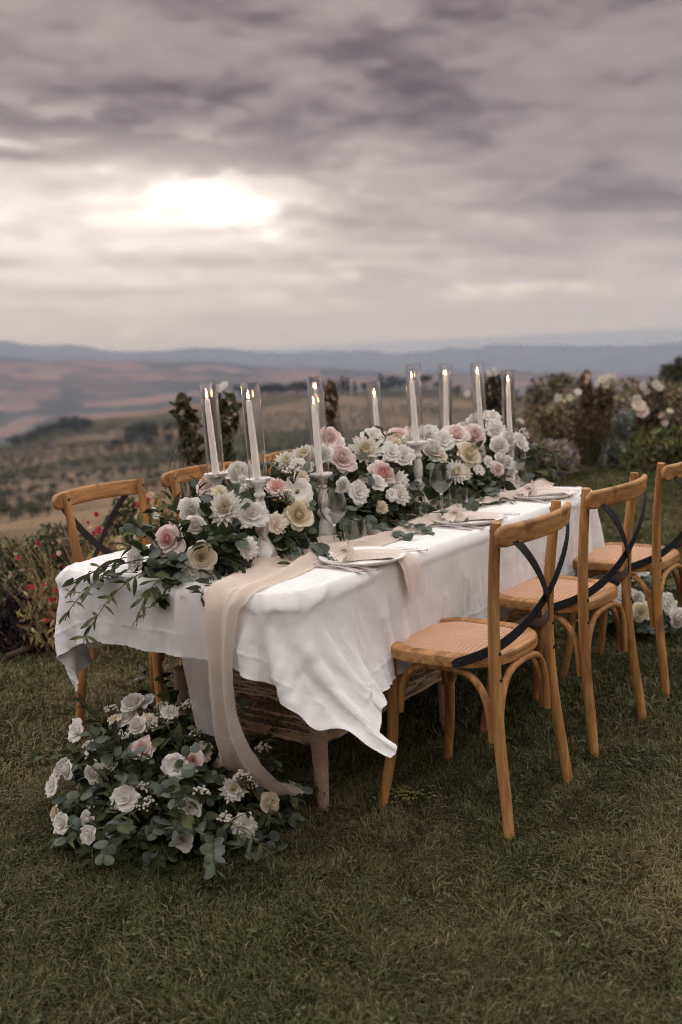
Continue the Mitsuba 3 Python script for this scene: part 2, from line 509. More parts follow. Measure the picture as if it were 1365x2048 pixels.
def blades(N, r0, r1, half, wid, hgt, seed):
    g = np.random.default_rng(seed)
    r = np.sqrt(g.uniform(r0 ** 2, r1 ** 2, N))
    a = g.uniform(-half, half, N)
    xy = polar(a, r)
    keep = xy[:, 1] < bed_line(xy[:, 0]) + .25 + .3 * g.normal(size=N) ** 2
    xy = xy[keep]
    n = len(xy)
    clump = meshkit.fbm(np.stack([xy[:, 0] * 7, xy[:, 1] * 7, 0 * xy[:, 0]], -1), 3, 2)
    tint = meshkit.fbm(np.stack([xy[:, 0] * 1.6, xy[:, 1] * 1.6, 0 * xy[:, 0] + 4], -1), 4, 6)
    lay = meshkit.fbm(np.stack([xy[:, 0] * 5, xy[:, 1] * 5, 0 * xy[:, 0] + 9], -1), 2, 8)
    h = hgt * g.uniform(.5, 1.25, n) * (.55 + .9 * clump)
    th = lay * 14 + g.normal(0, 1.1, n)
    lean = np.abs(g.normal(.75, .45, n)) * h
    dx, dy = np.cos(th), np.sin(th)
    ph = th + np.pi / 2 + g.normal(0, .6, n)
    w = wid * g.uniform(.6, 1.3, n) / 2
    sx, sy = np.cos(ph) * w, np.sin(ph) * w
    z0 = np.full(n, GZ - .004)
    base = np.stack([xy[:, 0], xy[:, 1], z0], -1)
    side = np.stack([sx, sy, 0 * sx], -1)
    mid = base + np.stack([dx * lean * .35, dy * lean * .35, h * .62], -1)
    tip = base + np.stack([dx * lean, dy * lean, h * np.clip(1.0 - .25 * lean / h, .35, 1)], -1)
    v = np.stack([base - side, base + side, mid + side * .8, mid - side * .8, tip], 1)
    k = np.arange(n)[:, None] * 5
    f = np.concatenate([k + np.array([[0, 1, 2]]), k + np.array([[0, 2, 3]]), k + np.array([[3, 2, 4]])])
    dry = np.clip((tint - .44) * 2.6 + g.normal(0, .28, n), 0, 1)[:, None]
    c = (1 - dry) * np.array([.082, .085, .031]) + dry * np.array([.185, .160, .074])
    c = c * g.uniform(.5, 1.45, (n, 1))
    straw = g.random(n) < .05
    c[straw] = np.array([.28, .235, .135]) * g.uniform(.7, 1.1, (straw.sum(), 1))
    col = np.repeat(c[:, None], 5, 1)
    return v.reshape(-1, 3), f, col.reshape(-1, 3)


parts, cols, at = [], [], 0
for N, r0, r1, w, hh, sd in ((150000, 1.5, 3.6, .0030, .033, 1), (170000, 3.6, 7.0, .0040, .034, 2), (110000, 7.0, 14.5, .008, .036, 3)):
    bv, bf, bc = blades(N, r0, r1, math.radians(27), w, hh, sd)
    parts.append((bv, bf))
    cols.append(bc)
put('lawn_grass', join(parts), 'grass_blade', color=np.vstack(cols))
tag('lawn_grass', 'short olive green grass with straw blades over the whole lawn', 'grass', kind='stuff')

# low weeds between the blades
gw = np.random.default_rng(14)
wp = np.concatenate([polar(px_az(gw.normal(785, 22, 26)), gw.normal(3.13, .035, 26)), polar(px_az(gw.uniform(-60, 1420, 420)), np.sqrt(gw.uniform(2.0, 40, 420)))])
wp = wp[wp[:, 1] < bed_line(wp[:, 0]) - .1]
wm, wc = [], []
for k, (x, y) in enumerate(wp):
    a = gw.uniform(0, 6.28)
    sz = gw.uniform(.008, .016)
    for j in range(3):
        b = a + j * 2.1
        c, q = math.cos(b), math.sin(b)
        o = np.array([x, y, GZ + gw.uniform(.018, .034)])
        vv = np.array([[0, 0, 0], [.5, -.42, .12], [1, -.3, .05], [1.05, 0, 0], [1, .3, .05], [.5, .42, .12]]) * sz
        wm.append((np.stack([vv[:, 0] * c - vv[:, 1] * q, vv[:, 0] * q + vv[:, 1] * c, vv[:, 2]], 1) + o, np.array([[0, 1, 2], [0, 2, 3], [0, 3, 4], [0, 4, 5]])))
        wc.append(np.tile(np.array([.19, .185, .055] if k < 26 else [.085, .10, .040]) * gw.uniform(.6, 1.2), (6, 1)))
put('clover', join(wm), 'grass_blade', color=np.vstack(wc))
tag('clover', 'small clover leaves scattered in the lawn', 'clover', kind='stuff')

# ------------------------------------------------------------------ the wicker table
ZT = .722                                                    # top of the table
TC = (3.21, 2.225)
HX, HY = 1.09, .495


def weave_wall(a, b, za, zb, a2, b2, rows, pitch=.055, r=.0052):
    """A woven wall between bottom edge a-b at za and top edge a2-b2 at zb: strands that pass in front of and behind the stakes in turn."""
    a, b, a2, b2 = (np.asarray(q, float) for q in (a, b, a2, b2))
    n = max(3, int(round(np.linalg.norm(b - a) / pitch)))
    out = []
    d = (b - a) / np.linalg.norm(b - a)
    nrm = np.array([d[1], -d[0], 0])
    s = np.linspace(0, n, 4 * n + 1)
    for i in range(rows):
        t = (i + .5) / rows
        z = za + (zb - za) * t
        p0, p1 = a + (a2 - a) * t, b + (b2 - b) * t
        q = np.zeros((len(s), 3))
        q[:, :2] = p0 + (p1 - p0) * (s / n)[:, None]
        q += nrm * (.0042 * np.cos(np.pi * (s + i % 2)) + rng.normal(0, .0006, len(s)))[:, None]
        q[:, 2] = z + rng.normal(0, .0009, len(s)) + .0016 * np.sin(s * .8 + i)
        out.append(sweep(q, ring(r * .92, r * .8, 6), up=nrm, caps=False))
    return join(out), n


table = thing('wicker_table', 'long woven rattan table on wrapped legs, hidden above by the white cloth', 'table')
BU0, BU1, BV0, BV1, BZ0, BZ1 = 2.462, 3.985, 1.912, 2.50, .195, .66
ins = .035
cornerb = [(BU0, BV0), (BU1, BV0), (BU1, BV1), (BU0, BV1)]
cornert = [(BU0 + ins, BV0 + ins), (BU1 - ins, BV0 + ins), (BU1 - ins, BV1 - ins), (BU0 + ins, BV1 - ins)]
walls = []
for i in range(4):
    j = (i + 1) % 4
    w, n = weave_wall(cornerb[i], cornerb[j], BZ0, BZ1, cornert[i], cornert[j], 40)
    walls.append(w)
    for k in range(1, n):
        t = k / n
        p0 = np.array([*(np.array(cornerb[i]) * (1 - t) + np.array(cornerb[j]) * t), BZ0 - .01])
        p1 = np.array([*(np.array(cornert[i]) * (1 - t) + np.array(cornert[j]) * t), BZ1])
        put('stake', sweep(np.linspace(p0, p1, 3), ring(.0042, n=6)), 'rattan', table, smooth=50)
stuff(put('weave', join(walls), 'rattan', table, smooth=50))
m = trimesh.creation.extrude_polygon(Polygon([(TC[0] - HX + .12, TC[1] - HY + .12), (TC[0] + HX - .12, TC[1] - HY + .12), (TC[0] + HX - .12, TC[1] + HY - .12), (TC[0] - HX + .12, TC[1] + HY - .12)]).buffer(.1), .05)
m.apply_translation([0, 0, ZT - .058])
put('tabletop', m, 'rattan', table)
for z, o, r in ((BZ0 - .006, 0, .0085), (BZ0 - .016, .004, .0085), (BZ1 + .002, -ins, .011)):
    c = [(BU0 - o, BV0 - o), (BU1 + o, BV0 - o), (BU1 + o, BV1 + o), (BU0 - o, BV1 + o)]
    pp = np.array([[*p, z] for p in c + c[:1]])
    pp = np.concatenate([np.linspace(pp[i], pp[i + 1], 30)[:-1] for i in range(4)] + [pp[:1]])
    pp[:, 2] += .003 * np.sin(np.arange(len(pp)) * 2.1)
    put('rim', sweep(pp, ring(r, n=6), up=[0, 0, 1], caps=False), 'rattan', table, smooth=50)


def wrapped_leg(x, y, dx, dy):
    """A round leg bound with cane: every turn of the binding is a small ridge."""
    zs = np.linspace(GZ - .01, .335, 240)
    r = np.interp(zs, [GZ, .10, .22, .43], [.0190, .0235, .0280, .031]) + .0017 * np.abs(np.sin(np.pi * zs / .0085)) - .001
    path = np.stack([x + dx * (.3 - zs) * .10, y + dy * (.3 - zs) * .10, zs], -1)
    return sweep(path, ring(1, n=14), scale=r)


for x in (BU0 + .012, (BU0 + BU1) / 2, BU1 - .012):
    for y, dy in ((BV0 + .012, -1), (BV1 - .012, 1)):
        dx = np.sign(x - (BU0 + BU1) / 2) if abs(x - (BU0 + BU1) / 2) > .1 else 0
        put('leg', wrapped_leg(x, y, dx * .35, dy * .35), 'rattan_pale', table, smooth=60)


# ------------------------------------------------------------------ the tablecloth: let it fall over the top
def drape(x0, x1, y0, y1, hx, hy, rc, ztop, h=.0205, steps=300, iters=12, seed=3, grav=4.5):
    g = np.random.default_rng(seed)
    F = np.float32
    nx, ny = int(round((x1 - x0) / h)) + 1, int(round((y1 - y0) / h)) + 1
    X, Y = np.meshgrid(np.linspace(x0, x1, nx), np.linspace(y0, y1, ny), indexing='ij')
    sx, sy = X[1, 0] - X[0, 0], Y[0, 1] - Y[0, 0]
    p = np.stack([X, Y, np.full_like(X, ztop + .004)], -1).astype(F)
    p[..., 2] += g.normal(0, .001, X.shape)
    vel, r = np.zeros_like(p), .014

    def push(q, p0):
        ax, ay = np.abs(q[..., 0]) - (hx - rc), np.abs(q[..., 1]) - (hy - rc)
        mx, my = np.maximum(ax, 0), np.maximum(ay, 0)
        l = np.sqrt(mx * mx + my * my)
        out, xm, li = l > 1e-6, ax > ay, 1 / np.maximum(l, 1e-6)
        a, b = l + np.minimum(np.maximum(ax, ay), 0) - rc + r, q[..., 2] - (ztop - r)
        gx = np.where(out, mx * li, xm) * np.sign(q[..., 0])
        gy_ = np.where(out, my * li, ~xm) * np.sign(q[..., 1])
        ma, mb = np.maximum(a, 0), np.maximum(b, 0)
        L = np.sqrt(ma * ma + mb * mb)
        o, Li, side = L > 1e-6, 1 / np.maximum(L, 1e-6), a > b
        d = L + np.minimum(np.maximum(a, b), 0) - r
        na, nb = np.where(o, ma * Li, side), np.where(o, mb * Li, ~side)
        n = np.stack([gx * na, gy_ * na, nb], -1).astype(F)
        m_ = (d < .003)[..., None]
        q += np.where(m_, n * (.003 - d)[..., None], 0).astype(F)
        t = q - p0
        t -= (t * n).sum(-1, keepdims=True) * n
        q -= np.where(m_, t * F(.4), 0)
    cons = []
    for di, dj, w in ((1, 0, .5), (0, 1, .5), (1, 1, .2), (1, -1, .2), (2, 0, .03), (0, 2, .03)):
        rest = F(np.hypot(di * sx, dj * sy))
        if di:
            ja, jb = slice(max(0, -dj), ny - max(0, dj)), slice(max(0, dj), ny + min(0, dj))
            for s in range(2 * di) if di > 1 else (0, 1):
                cons.append(((slice(s, nx - di, 2 * di), ja), (slice(s + di, nx, 2 * di), jb), rest, F(w)))
        else:
            for s in range(2 * dj) if dj > 1 else (0, 1):
                cons.append(((slice(None), slice(s, ny - dj, 2 * dj)), (slice(None), slice(s + dj, ny, 2 * dj)), rest, F(w)))
    dt = F(1 / 50)
    for s in range(steps):
        vel[..., 2] -= F(grav) * dt
        vel *= F(.985 if s < steps * .5 else .9)
        q = p + vel * dt
        for it in range(iters):
            for a, b, rest, w in cons:
                d = q[b] - q[a]
                l = np.sqrt(np.einsum('ijk,ijk->ij', d, d))
                d *= ((l - rest) / np.maximum(l, F(1e-6)) * w)[..., None]
                q[a] += d
                q[b] -= d
            if it % 4 == 3:
                push(q, p)
        vel = (q - p) / dt
        p = q
    return p.astype(float)


cl = drape(-HX - .155, HX + .17, -HY - .285, HY + .26, HX, HY, .11, ZT)
cl[..., 0] += TC[0]
cl[..., 1] += TC[1]
nx, ny = cl.shape[:2]
low = np.clip((ZT - .02 - cl[..., 2]) / .4, 0, 1.3)
# the two near corners swing out as they do in an evening breeze
si = np.linspace(0, 1, nx)[:, None]
sj = np.linspace(0, 1, ny)[None]
sm = lambda q: np.clip(q, 0, 1) ** 2 * (3 - 2 * np.clip(q, 0, 1))
wr = low ** 1.5 * sm(1 - si / .34) * sm(1 - sj / .55) * 1.9
cl[..., 0] += .012 * wr
cl[..., 1] -= .105 * wr
cl[..., 2] += .045 * wr
wl = low ** 1.3 * sm(1 - si / .34) * sm(1 - (1 - sj) / .55) * 1.7
cl[..., 1] -= .045 * wl
cl[..., 2] += .045 * wl
UPS = 4
fine = np.stack([nd_zoom(cl[..., k], [(nx * UPS - UPS + 1) / nx, (ny * UPS - UPS + 1) / ny], order=3, mode='nearest', grid_mode=False) for k in range(3)], -1)
fx, fy = fine.shape[:2]
nrm = np.cross(np.gradient(fine, axis=0), np.gradient(fine, axis=1))
nrm /= np.linalg.norm(nrm, axis=-1, keepdims=True) + 1e-9
I, J = np.meshgrid(np.linspace(0, (nx - 1) * .0205, fx), np.linspace(0, (ny - 1) * .0205, fy), indexing='ij')
e_in = np.minimum(np.minimum(I, I[-1, 0] - I), np.minimum(J, J[0, -1] - J))      # how far from the cloth's edge, along the cloth
low = np.clip((ZT - .03 - fine[..., 2]) / .12, 0, 1)
ww = (meshkit.fbm(np.stack([I * 9, J * 9, 0 * I], -1), 4, 3) - .5) * .008 + (meshkit.fbm(np.stack([I * 30, J * 30, 0 * I + 3], -1), 4, 5) - .5) * .0055
along = np.where(np.minimum(I, I[-1, 0] - I) < np.minimum(J, J[0, -1] - J), J, I)
crease = sum(.0016 * np.exp(-(np.abs(I - q) / .006)) for q in (.48, .97, 1.46, 1.95)) + sum(.0014 * np.exp(-(np.abs(J - q) / .006)) for q in (.40, .79, 1.18))
ax_, ay_ = .155 - I, .285 - J
th_c = np.arctan2(np.maximum(ay_, 0), np.maximum(ax_, 1e-4))
pl = np.clip(np.hypot(np.maximum(ax_, 0), np.maximum(ay_, 0)) / .22, 0, 1) ** 1.3 * np.clip(ax_ / .03, 0, 1) * np.clip(ay_ / .03, 0, 1)
pleat = .020 * pl * (np.cos(7.5 * th_c - .6) + .5 * np.cos(13 * th_c + 1)) * np.sin(2 * th_c) ** .5
gather = (meshkit.fbm(np.stack([along * 17, 0 * I, e_in * 3], -1), 3, 12) - .5) * .030
hem = .0024 * np.exp(-((e_in - .066) / .0036) ** 2) + .0012 * (e_in < .006)
pucker = .0012 * np.sin(along * 300 + 6 * meshkit.noise(np.stack([along * 20, 0 * I, 0 * I], -1))) * np.exp(-((e_in - .062) / .014) ** 2)
fine += nrm * (ww * (.35 + .65 * low) + gather * low + hem + pucker + crease + pleat)[..., None]
put('tablecloth', (fine.reshape(-1, 3), grid_faces(fx, fy)), 'linen', smooth=True)
tag('tablecloth', 'creased white linen tablecloth with a stitched hem hanging over the table', 'tablecloth')


def runner_strip(center, width_dir, W, folds, amp, n_across=60, seed=0, nrm=(0, 0, 1)):
    """A gathered strip of gauze. center (m,3) path; W (m,) width; folds lift it along nrm (m,3)."""
    c = np.asarray(center, float)
    m_ = len(c)
    s = np.linspace(-1, 1, n_across)
    wd = np.broadcast_to(np.asarray(width_dir, float), (m_, 3))
    nn = np.broadcast_to(np.asarray(nrm, float), (m_, 3))
    tt = np.linspace(0, 1, m_)
    q = np.stack([np.broadcast_to(s[None] * folds, (m_, n_across)) + .5 * np.sin(tt * 5 + seed)[:, None], np.repeat(tt[:, None] * 4, n_across, 1), np.full((m_, n_across), seed * 3.3)], -1)
    hgt = .5 + .5 * np.sin(s[None] * folds * 2.2 + 3.2 * meshkit.fbm(q * [.35, .55, 1], 2, seed) * 2 + seed) + .5 * (meshkit.fbm(q * [1.2, 1.2, 1], 3, seed + 3) - .5)
    hgt = np.clip(hgt, 0, 1.3) * .62
    A = np.broadcast_to(np.asarray(amp, float).reshape(-1, 1), (m_, 1))
    return c[:, None] + wd[:, None] * (s[None, :, None] * np.asarray(W).reshape(-1, 1, 1) / 2) + nn[:, None] * (hgt * A)[..., None]


runner = thing('table_runner', 'sheer beige gauze runner gathered along the table and falling over its near end', 'table runner')
X0 = TC[0] - HX                                              # near edge of the top
mid = [(4.30, 2.10, .728), (3.95, 2.05, .728), (3.6, 2.085, .728), (3.2, 2.05, .728), (2.85, 2.02, .728), (2.55, 2.045, .728), (2.34, 1.985, .728), (2.22, 1.96, .728), (X0 + .03, 1.94, .730), (X0 - .012, 1.937, .712), (X0 - .03, 1.937, .67), (X0 - .034, 1.942, .58), (X0 - .030, 1.950, .45), (X0 - .018, 1.952, .36), (X0 + .0, 1.950, .29), (X0 + .05, 1.955, .20), (X0 + .12, 1.985, .13), (X0 + .19, 2.02, .09), (X0 + .24, 2.05, .07)]
c = spline(mid, 190)
t = np.gradient(c, axis=0)
t /= np.linalg.norm(t, axis=1, keepdims=True)
wd = np.array([0, 1.0, 0]) - t * t[:, 1:2]
wd /= np.linalg.norm(wd, axis=1, keepdims=True)
nn = np.cross(wd, t)
zc = c[:, 2]
W = np.where(zc > .70, np.interp(c[:, 0], [2.0, 2.2, 2.4, 4.3], [.15, .17, .23, .25]), np.interp(zc, [.07, .08, .13, .25, .40, .55, .7], [.20, .27, .29, .15, .088, .085, .125]))
amp = np.where(zc > .70, np.interp(c[:, 0], [2.0, 2.25, 2.6, 4.3], [.022, .024, .045, .040]), np.where(zc > .12, .034, -.022))
g1 = runner_strip(c, wd, W, 2.6, amp, 90, 2, nn)
flat = np.clip((c[:, 0] - 2.3) / .2, 0, 1) * (zc > .70)          # on the table it lies crumpled
g1[..., 2] += flat[:, None] * .030 * np.abs(meshkit.fbm(np.stack([g1[..., 0] * 11, g1[..., 1] * 16, 0 * g1[..., 0]], -1), 4, 17) - .42)
put('swag', (g1.reshape(-1, 3), grid_faces(*g1.shape[:2])), 'gauze', runner, smooth=True)
# the single sheer layer beside it
c3 = spline([(X0 + .06, 2.02, .727), (X0 - .008, 2.02, .716), (X0 - .030, 2.015, .67), (X0 - .026, 2.01, .55), (X0 - .012, 2.005, .42), (X0 + .0, 2.0, .30)], 60)
g3 = runner_strip(c3, (0, 1, 0), np.linspace(.20, .17, 60), 4, np.full(60, .012), 40, 8, (-1, 0, .2))
put('sheer_panel', (g3.reshape(-1, 3), grid_faces(*g3.shape[:2])), 'sheer_gauze', runner, smooth=True)

# ------------------------------------------------------------------ cross-back chairs
seat_poly = Polygon([(-.224, .212), (.224, .212), (.200, -.212), (-.200, -.212)])
seat_poly = seat_poly.buffer(-.155).buffer(.155, quad_segs=32)


def seat_ring(off, n=120):
    g = seat_poly.buffer(off, quad_segs=24) if off else seat_poly
    from shapely.geometry import LineString
    out = []
    for a in np.arange(n) / n * 2 * np.pi:
        x = g.exterior.intersection(LineString([(0, 0), (math.cos(a), math.sin(a))]))
        out.append((x.x, x.y))
    return np.array(out)


ST = .484                                                    # seat height
prof = [(-.012, ST - .036), (-.002, ST - .033), (0, ST - .028), (0, ST - .010), (-.003, ST - .003), (-.010, ST), (-.030, ST), (-.046, ST - .001), (-.050, ST - .005), (-.050, ST - .02)]
rows = [np.concatenate([seat_ring(o), np.full((120, 1), z)], 1) for o, z in prof]
seat_mesh = (np.concatenate(rows[::-1]), quads(grid_faces(len(rows), 120, True)))
under = seat_ring(-.012)
xs = np.arange(-.185, .1851, .0023)
CX, CY = np.meshgrid(xs, np.arange(-.165, .1651, .0017), indexing='ij')
inr = seat_ring(-.046)
ra = np.arctan2(CY, CX)
rad = np.interp(ra, np.r_[np.arctan2(inr[:, 1], inr[:, 0])[60:] - 2 * np.pi * (np.arctan2(inr[:, 1], inr[:, 0])[60:] > 0), np.arctan2(inr[:, 1], inr[:, 0])[:60]], np.r_[np.hypot(*inr.T)[60:], np.hypot(*inr.T)[:60]])
rho = np.hypot(CX, CY) / rad
ca, cb = CX / .026, CY / .0136
over = np.sign(np.sin(np.pi * (np.floor(ca) + np.floor(cb / 2) + .5)))
hh = np.clip(2.0 * np.abs(np.sin(np.pi * cb)), 0, 1) ** .8 * (.78 + .22 * np.clip(2.5 * np.abs(np.sin(np.pi * (ca + .5 * np.floor(cb)))), 0, 1))
CZ = ST - .009 + .020 * np.clip(1 - rho ** 2, 0, 1) ** .65 + .0085 * (hh - .9)
cf = grid_faces(*CX.shape)
keepf = (rho.ravel()[cf] < 1.012).all(1)
cane_v, cane_f = np.stack([CX, CY, CZ], -1).reshape(-1, 3), cf[keepf]
use = np.unique(cane_f)
remap = np.zeros(len(cane_v), int)
remap[use] = np.arange(len(use))
cane_mesh = (cane_v[use], remap[cane_f])


def post_mesh(s):
    pts = [(.214, -.250, GZ - .005), (.206, -.239, .07), (.196, -.222, .20), (.187, -.207, .36), (.184, -.203, .48), (.187, -.205, .60), (.195, -.214, .74), (.205, -.229, .882)]
    p = [(s * x, y, z) for x, y, z in pts]
    r = [.0152, .0165, .0175, .0178, .0176, .0168, .0160, .0148]
    v, f = tube(p, r, 14, 40)
    return v, f


def front_leg_mesh(s):
    p = [(s * x, y, z) for x, y, z in ((.208, .182, GZ - .005), (.196, .168, .06), (.184, .155, .15), (.177, .149, .26), (.176, .148, .36), (.176, .148, ST - .03))]
    return tube(p, [.0145, .0160, .0172, .0178, .0178, .0178], 14, 32)


def arch(p0, p1, zb0, zb1, zt, r=.0112):
    """A bent-wood brace from low on one leg up under the seat and down the other."""
    p0, p1 = np.asarray(p0, float), np.asarray(p1, float)
    f_ = [(0, 0, 0), (.02, .35, 0), (.09, .72, 0), (.22, .94, 0), (.38, 1, .0)]
    pts = [(*(p0 + (p1 - p0) * a), zb0 + (zt - zb0) * h) for a, h, _ in f_]
    pts += [(*(p0 + (p1 - p0) * (1 - a)), zb1 + (zt - zb1) * h) for a, h, _ in f_[::-1]]
    return tube(pts, r, 10, 60)


def rail_mesh():
    x = np.linspace(-.243, .243, 41)
    y = -.247 - .052 * (1 - (x / .243) ** 2)
    z = .846 + .004 * (1 - (x / .243) ** 2)
    path = np.stack([x, y, z], -1)
    e = np.clip((.243 - np.abs(x)) / .03, 0, 1)
    k = np.sqrt(1 - (1 - e) ** 2) * .55 + .45
    sec = rrect(.021, .062, .0095, 4)
    v, f = sweep(path, sec, up=[0, -.12, 1], scale=np.stack([.7 + .3 * k, k], 1))
    return v, f


def strap_mesh(s, lift):
    pts = np.array([(-.196, -.263 - lift, .848), (-.165, -.281 - lift, .812), (-.10, -.294 - lift, .742), (0, -.281 - lift, .636), (.085, -.246 - lift, .562), (.150, -.196, .512), (.192, -.138, .484), (.211, -.082, .462)])
    up = np.array([(0, -1, .1), (-.1, -1, .1), (0, -1, .1), (.15, -1, 0), (.4, -1, 0), (.8, -.7, 0), (1, -.35, 0), (1, -.1, 0)], float)
    p = spline(pts, 48)
    tt = np.linspace(0, 1, 48)
    u = np.stack([np.interp(tt, np.linspace(0, 1, 8), up[:, k]) for k in range(3)], -1)
    p[:, 0] *= s
    u[:, 0] *= s
    k = np.ones((48, 2))
    k[:2, 0], k[-2:, 0] = (.6, .92), (.92, .6)
    return sweep(p, rrect(.028, .0032, .0012, 2), up=u, scale=k), p, u


def bolt_mesh(p, d, r=.006):
    m_ = trimesh.creation.icosphere(1, r)
    v = np.array(m_.vertices) * [1, 1, .6]
    B = basis(d)
    return v @ B[:3, :3].T + np.asarray(p), np.array(m_.faces)


CH = [('seat', mikit.ply(seat_mesh, None, smooth=35), 'wood_along'), ('seat_cane', mikit.ply(cane_mesh, None, smooth=True), 'cane')]
CH += [('top_rail', mikit.ply(rail_mesh(), None, smooth=50), 'wood_along')]
for s in (-1, 1):
    CH.append(('back_post', mikit.ply(post_mesh(s), None, smooth=45), 'wood_upright'))
    CH.append(('leg', mikit.ply(front_leg_mesh(s), None, smooth=45), 'wood_upright'))
    CH.append(('brace', mikit.ply(arch((s * .166, .128), (s * .176, -.186), .275, .235, ST - .048), None, smooth=45), 'wood_upright'))
CH.append(('brace', mikit.ply(arch((-.156, .151), (.156, .151), .26, .26, ST - .048), None, smooth=45), 'wood_upright'))
CH.append(('brace', mikit.ply(arch((-.166, -.204), (.166, -.204), .235, .235, ST - .048), None, smooth=45), 'wood_upright'))
for s in (-1, 1):
    (sm, sp, su) = strap_mesh(s, .0034 if s > 0 else 0)
    CH.append(('cross_strap', mikit.ply(sm, None, smooth=40), 'black_metal'))
    for i, q in ((2, 1.0), (45, 1.0)):
        CH.append(('bolt', mikit.ply(bolt_mesh(sp[i] + su[i] / np.linalg.norm(su[i]) * .002, su[i], .0058), None, smooth=True), 'bolt_metal'))
    for z, y in ((.504, -.221), (.427, -.2215)):
        CH.append(('bolt', mikit.ply(bolt_mesh((s * .1845, y, z), (0, -1, 0)), None, smooth=True), 'bolt_metal'))
    CH.append(('bolt', mikit.ply(bolt_mesh((s * .202, -.211, .856), (0, 1, 0)), None, smooth=True), 'bolt_metal'))
CH.append(('bolt', mikit.ply(bolt_mesh((0, -.289, .636), (0, -1, 0), .005), None, smooth=True), 'bolt_metal'))


def chair(x, y, deg, label, group):
    t = thing('dining_chair', label, 'chair', group)
    M = trans(x, y, 0) @ rot([0, 0, 1], math.radians(deg))
    for n_, d, b in CH:
        k = put(n_, d, b, t, M=M)
        if n_ == 'seat_cane':
            stuff(k)


chair(2.768, 1.578, 1.0, 'wooden cross-back chair nearest to us on the right side of the table', 'chairs along the right side')
chair(3.452, 1.592, -1.4, 'middle wooden cross-back chair of the row on the right side', 'chairs along the right side')
chair(4.140, 1.595, .9, 'far wooden cross-back chair on the right, cut by the picture edge', 'chairs along the right side')
chair(2.83, 2.96, 183.0, 'wooden cross-back chair on the left of the table, nearest to the red flowers', 'chairs along the left side')
chair(3.43, 2.99, 180.5, 'second wooden chair on the left side, its top rail behind two candles', 'chairs along the left side')
chair(4.06, 2.98, 179.0, 'third wooden chair on the left side, mostly hidden behind the garland', 'chairs along the left side')

# ------------------------------------------------------------------ flowers and leaves, at unit size, facing +z
def petal(r0, r1, h, a, az, curl=.1, ruffle=0.0, nu=9, nv=7, g=None, point=0.0, p_r=.75, p_z=1.5):
    """One cupped petal standing on a cone of radius r0 to r1, half as wide as a (radians) round the flower's axis."""
    g = g or rng
    s = np.linspace(-1, 1, nu)[None]
    t = np.linspace(0, 1, nv)[:, None]
    wid = np.sin(np.pi * np.clip(.16 + .62 * t, 0, 1)) ** .7 * (1 - .25 * point * t)
    lift = 1 - (.20 + .5 * point) * np.abs(s) ** 2.2
    tt = t * lift
    R = r0 + (r1 - r0) * np.sin(tt * np.pi / 2) ** p_r
    z = h * tt ** p_z
    k = np.clip(tt - .68, 0, 1) / .32
    R = R + curl * k ** 1.6 * (.4 + .6 * r1)
    z = z - curl * .9 * k ** 2
    ph = az + a * s * wid
    j = ruffle * k * (np.sin(s * 7 + g.uniform(0, 6)) + .6 * np.sin(s * 15 + g.uniform(0, 6)))
    z = z + j
    edge = t ** 3 * (g.normal(0, .035) * np.sin(2.1 * s + g.uniform(0, 6)) + g.normal(0, .025) * np.sin(5.3 * s + g.uniform(0, 6)) + .018 * np.sin(11 * s + g.uniform(0, 6)))
    z = z + edge * (.4 + r1)
    R = R + edge * .8 * r1
    R = R + .6 * j + .05 * r1 * s * g.normal(0, .5) + .03 * r1 * s ** 2
    v = np.stack([R * np.cos(ph), R * np.sin(ph), z], -1)
    v = v + g.normal(0, .006, v.shape)
    return v.reshape(-1, 3), grid_faces(nv, nu)


def make_rose(layers, g, ruffle=.012):
    """Returns (heart mesh, [outer petal meshes])."""
    heart, outer = [], []
    a0 = g.uniform(0, 6)
    for i, (n, r0, r1, h, a, curl, out) in enumerate(layers):
        a0 += g.uniform(.4, 1.1)
        for k in range(n):
            p = petal(r0, r1 * g.uniform(.93, 1.07), h * g.uniform(.93, 1.07), math.radians(a) * g.uniform(.9, 1.1), a0 + 2 * np.pi * k / n + g.normal(0, .07), curl * g.uniform(.6, 1.4), ruffle, g=g)
            (outer if out else heart).append(p)
    # the green cup underneath
    cup = lathe([(0.0, -.34), (.12, -.30), (.24, -.14), (.16, -.02)], 8)
    return heart, outer, cup


ROSE = [(3, .03, .10, .60, 115, .0, 0), (4, .06, .22, .62, 82, .02, 0), (5, .10, .38, .60, 66, .05, 0), (5, .14, .58, .50, 58, .10, 1), (6, .16, .80, .36, 50, .16, 1), (5, .16, 1.0, .14, 46, .20, 1)]
TIGHT = [(3, .05, .14, .78, 115, .0, 0), (4, .10, .30, .80, 85, .02, 0), (5, .14, .50, .74, 70, .06, 0), (5, .16, .74, .58, 62, .14, 1), (5, .18, .96, .34, 56, .22, 1)]
LIS = [(4, .05, .30, .52, 80, .04, 0), (5, .08, .60, .50, 62, .14, 1), (6, .10, .98, .34, 50, .22, 1)]
LISOPEN = [(6, .12, .70, .40, 52, .20, 1), (6, .10, 1.02, .22, 48, .22, 1)]
CARN = [(5, .03, .22, .62, 60, .10, 0), (6, .05, .45, .58, 48, .14, 0), (7, .08, .72, .42, 42, .18, 1), (8, .10, .98, .20, 36, .2, 1)]


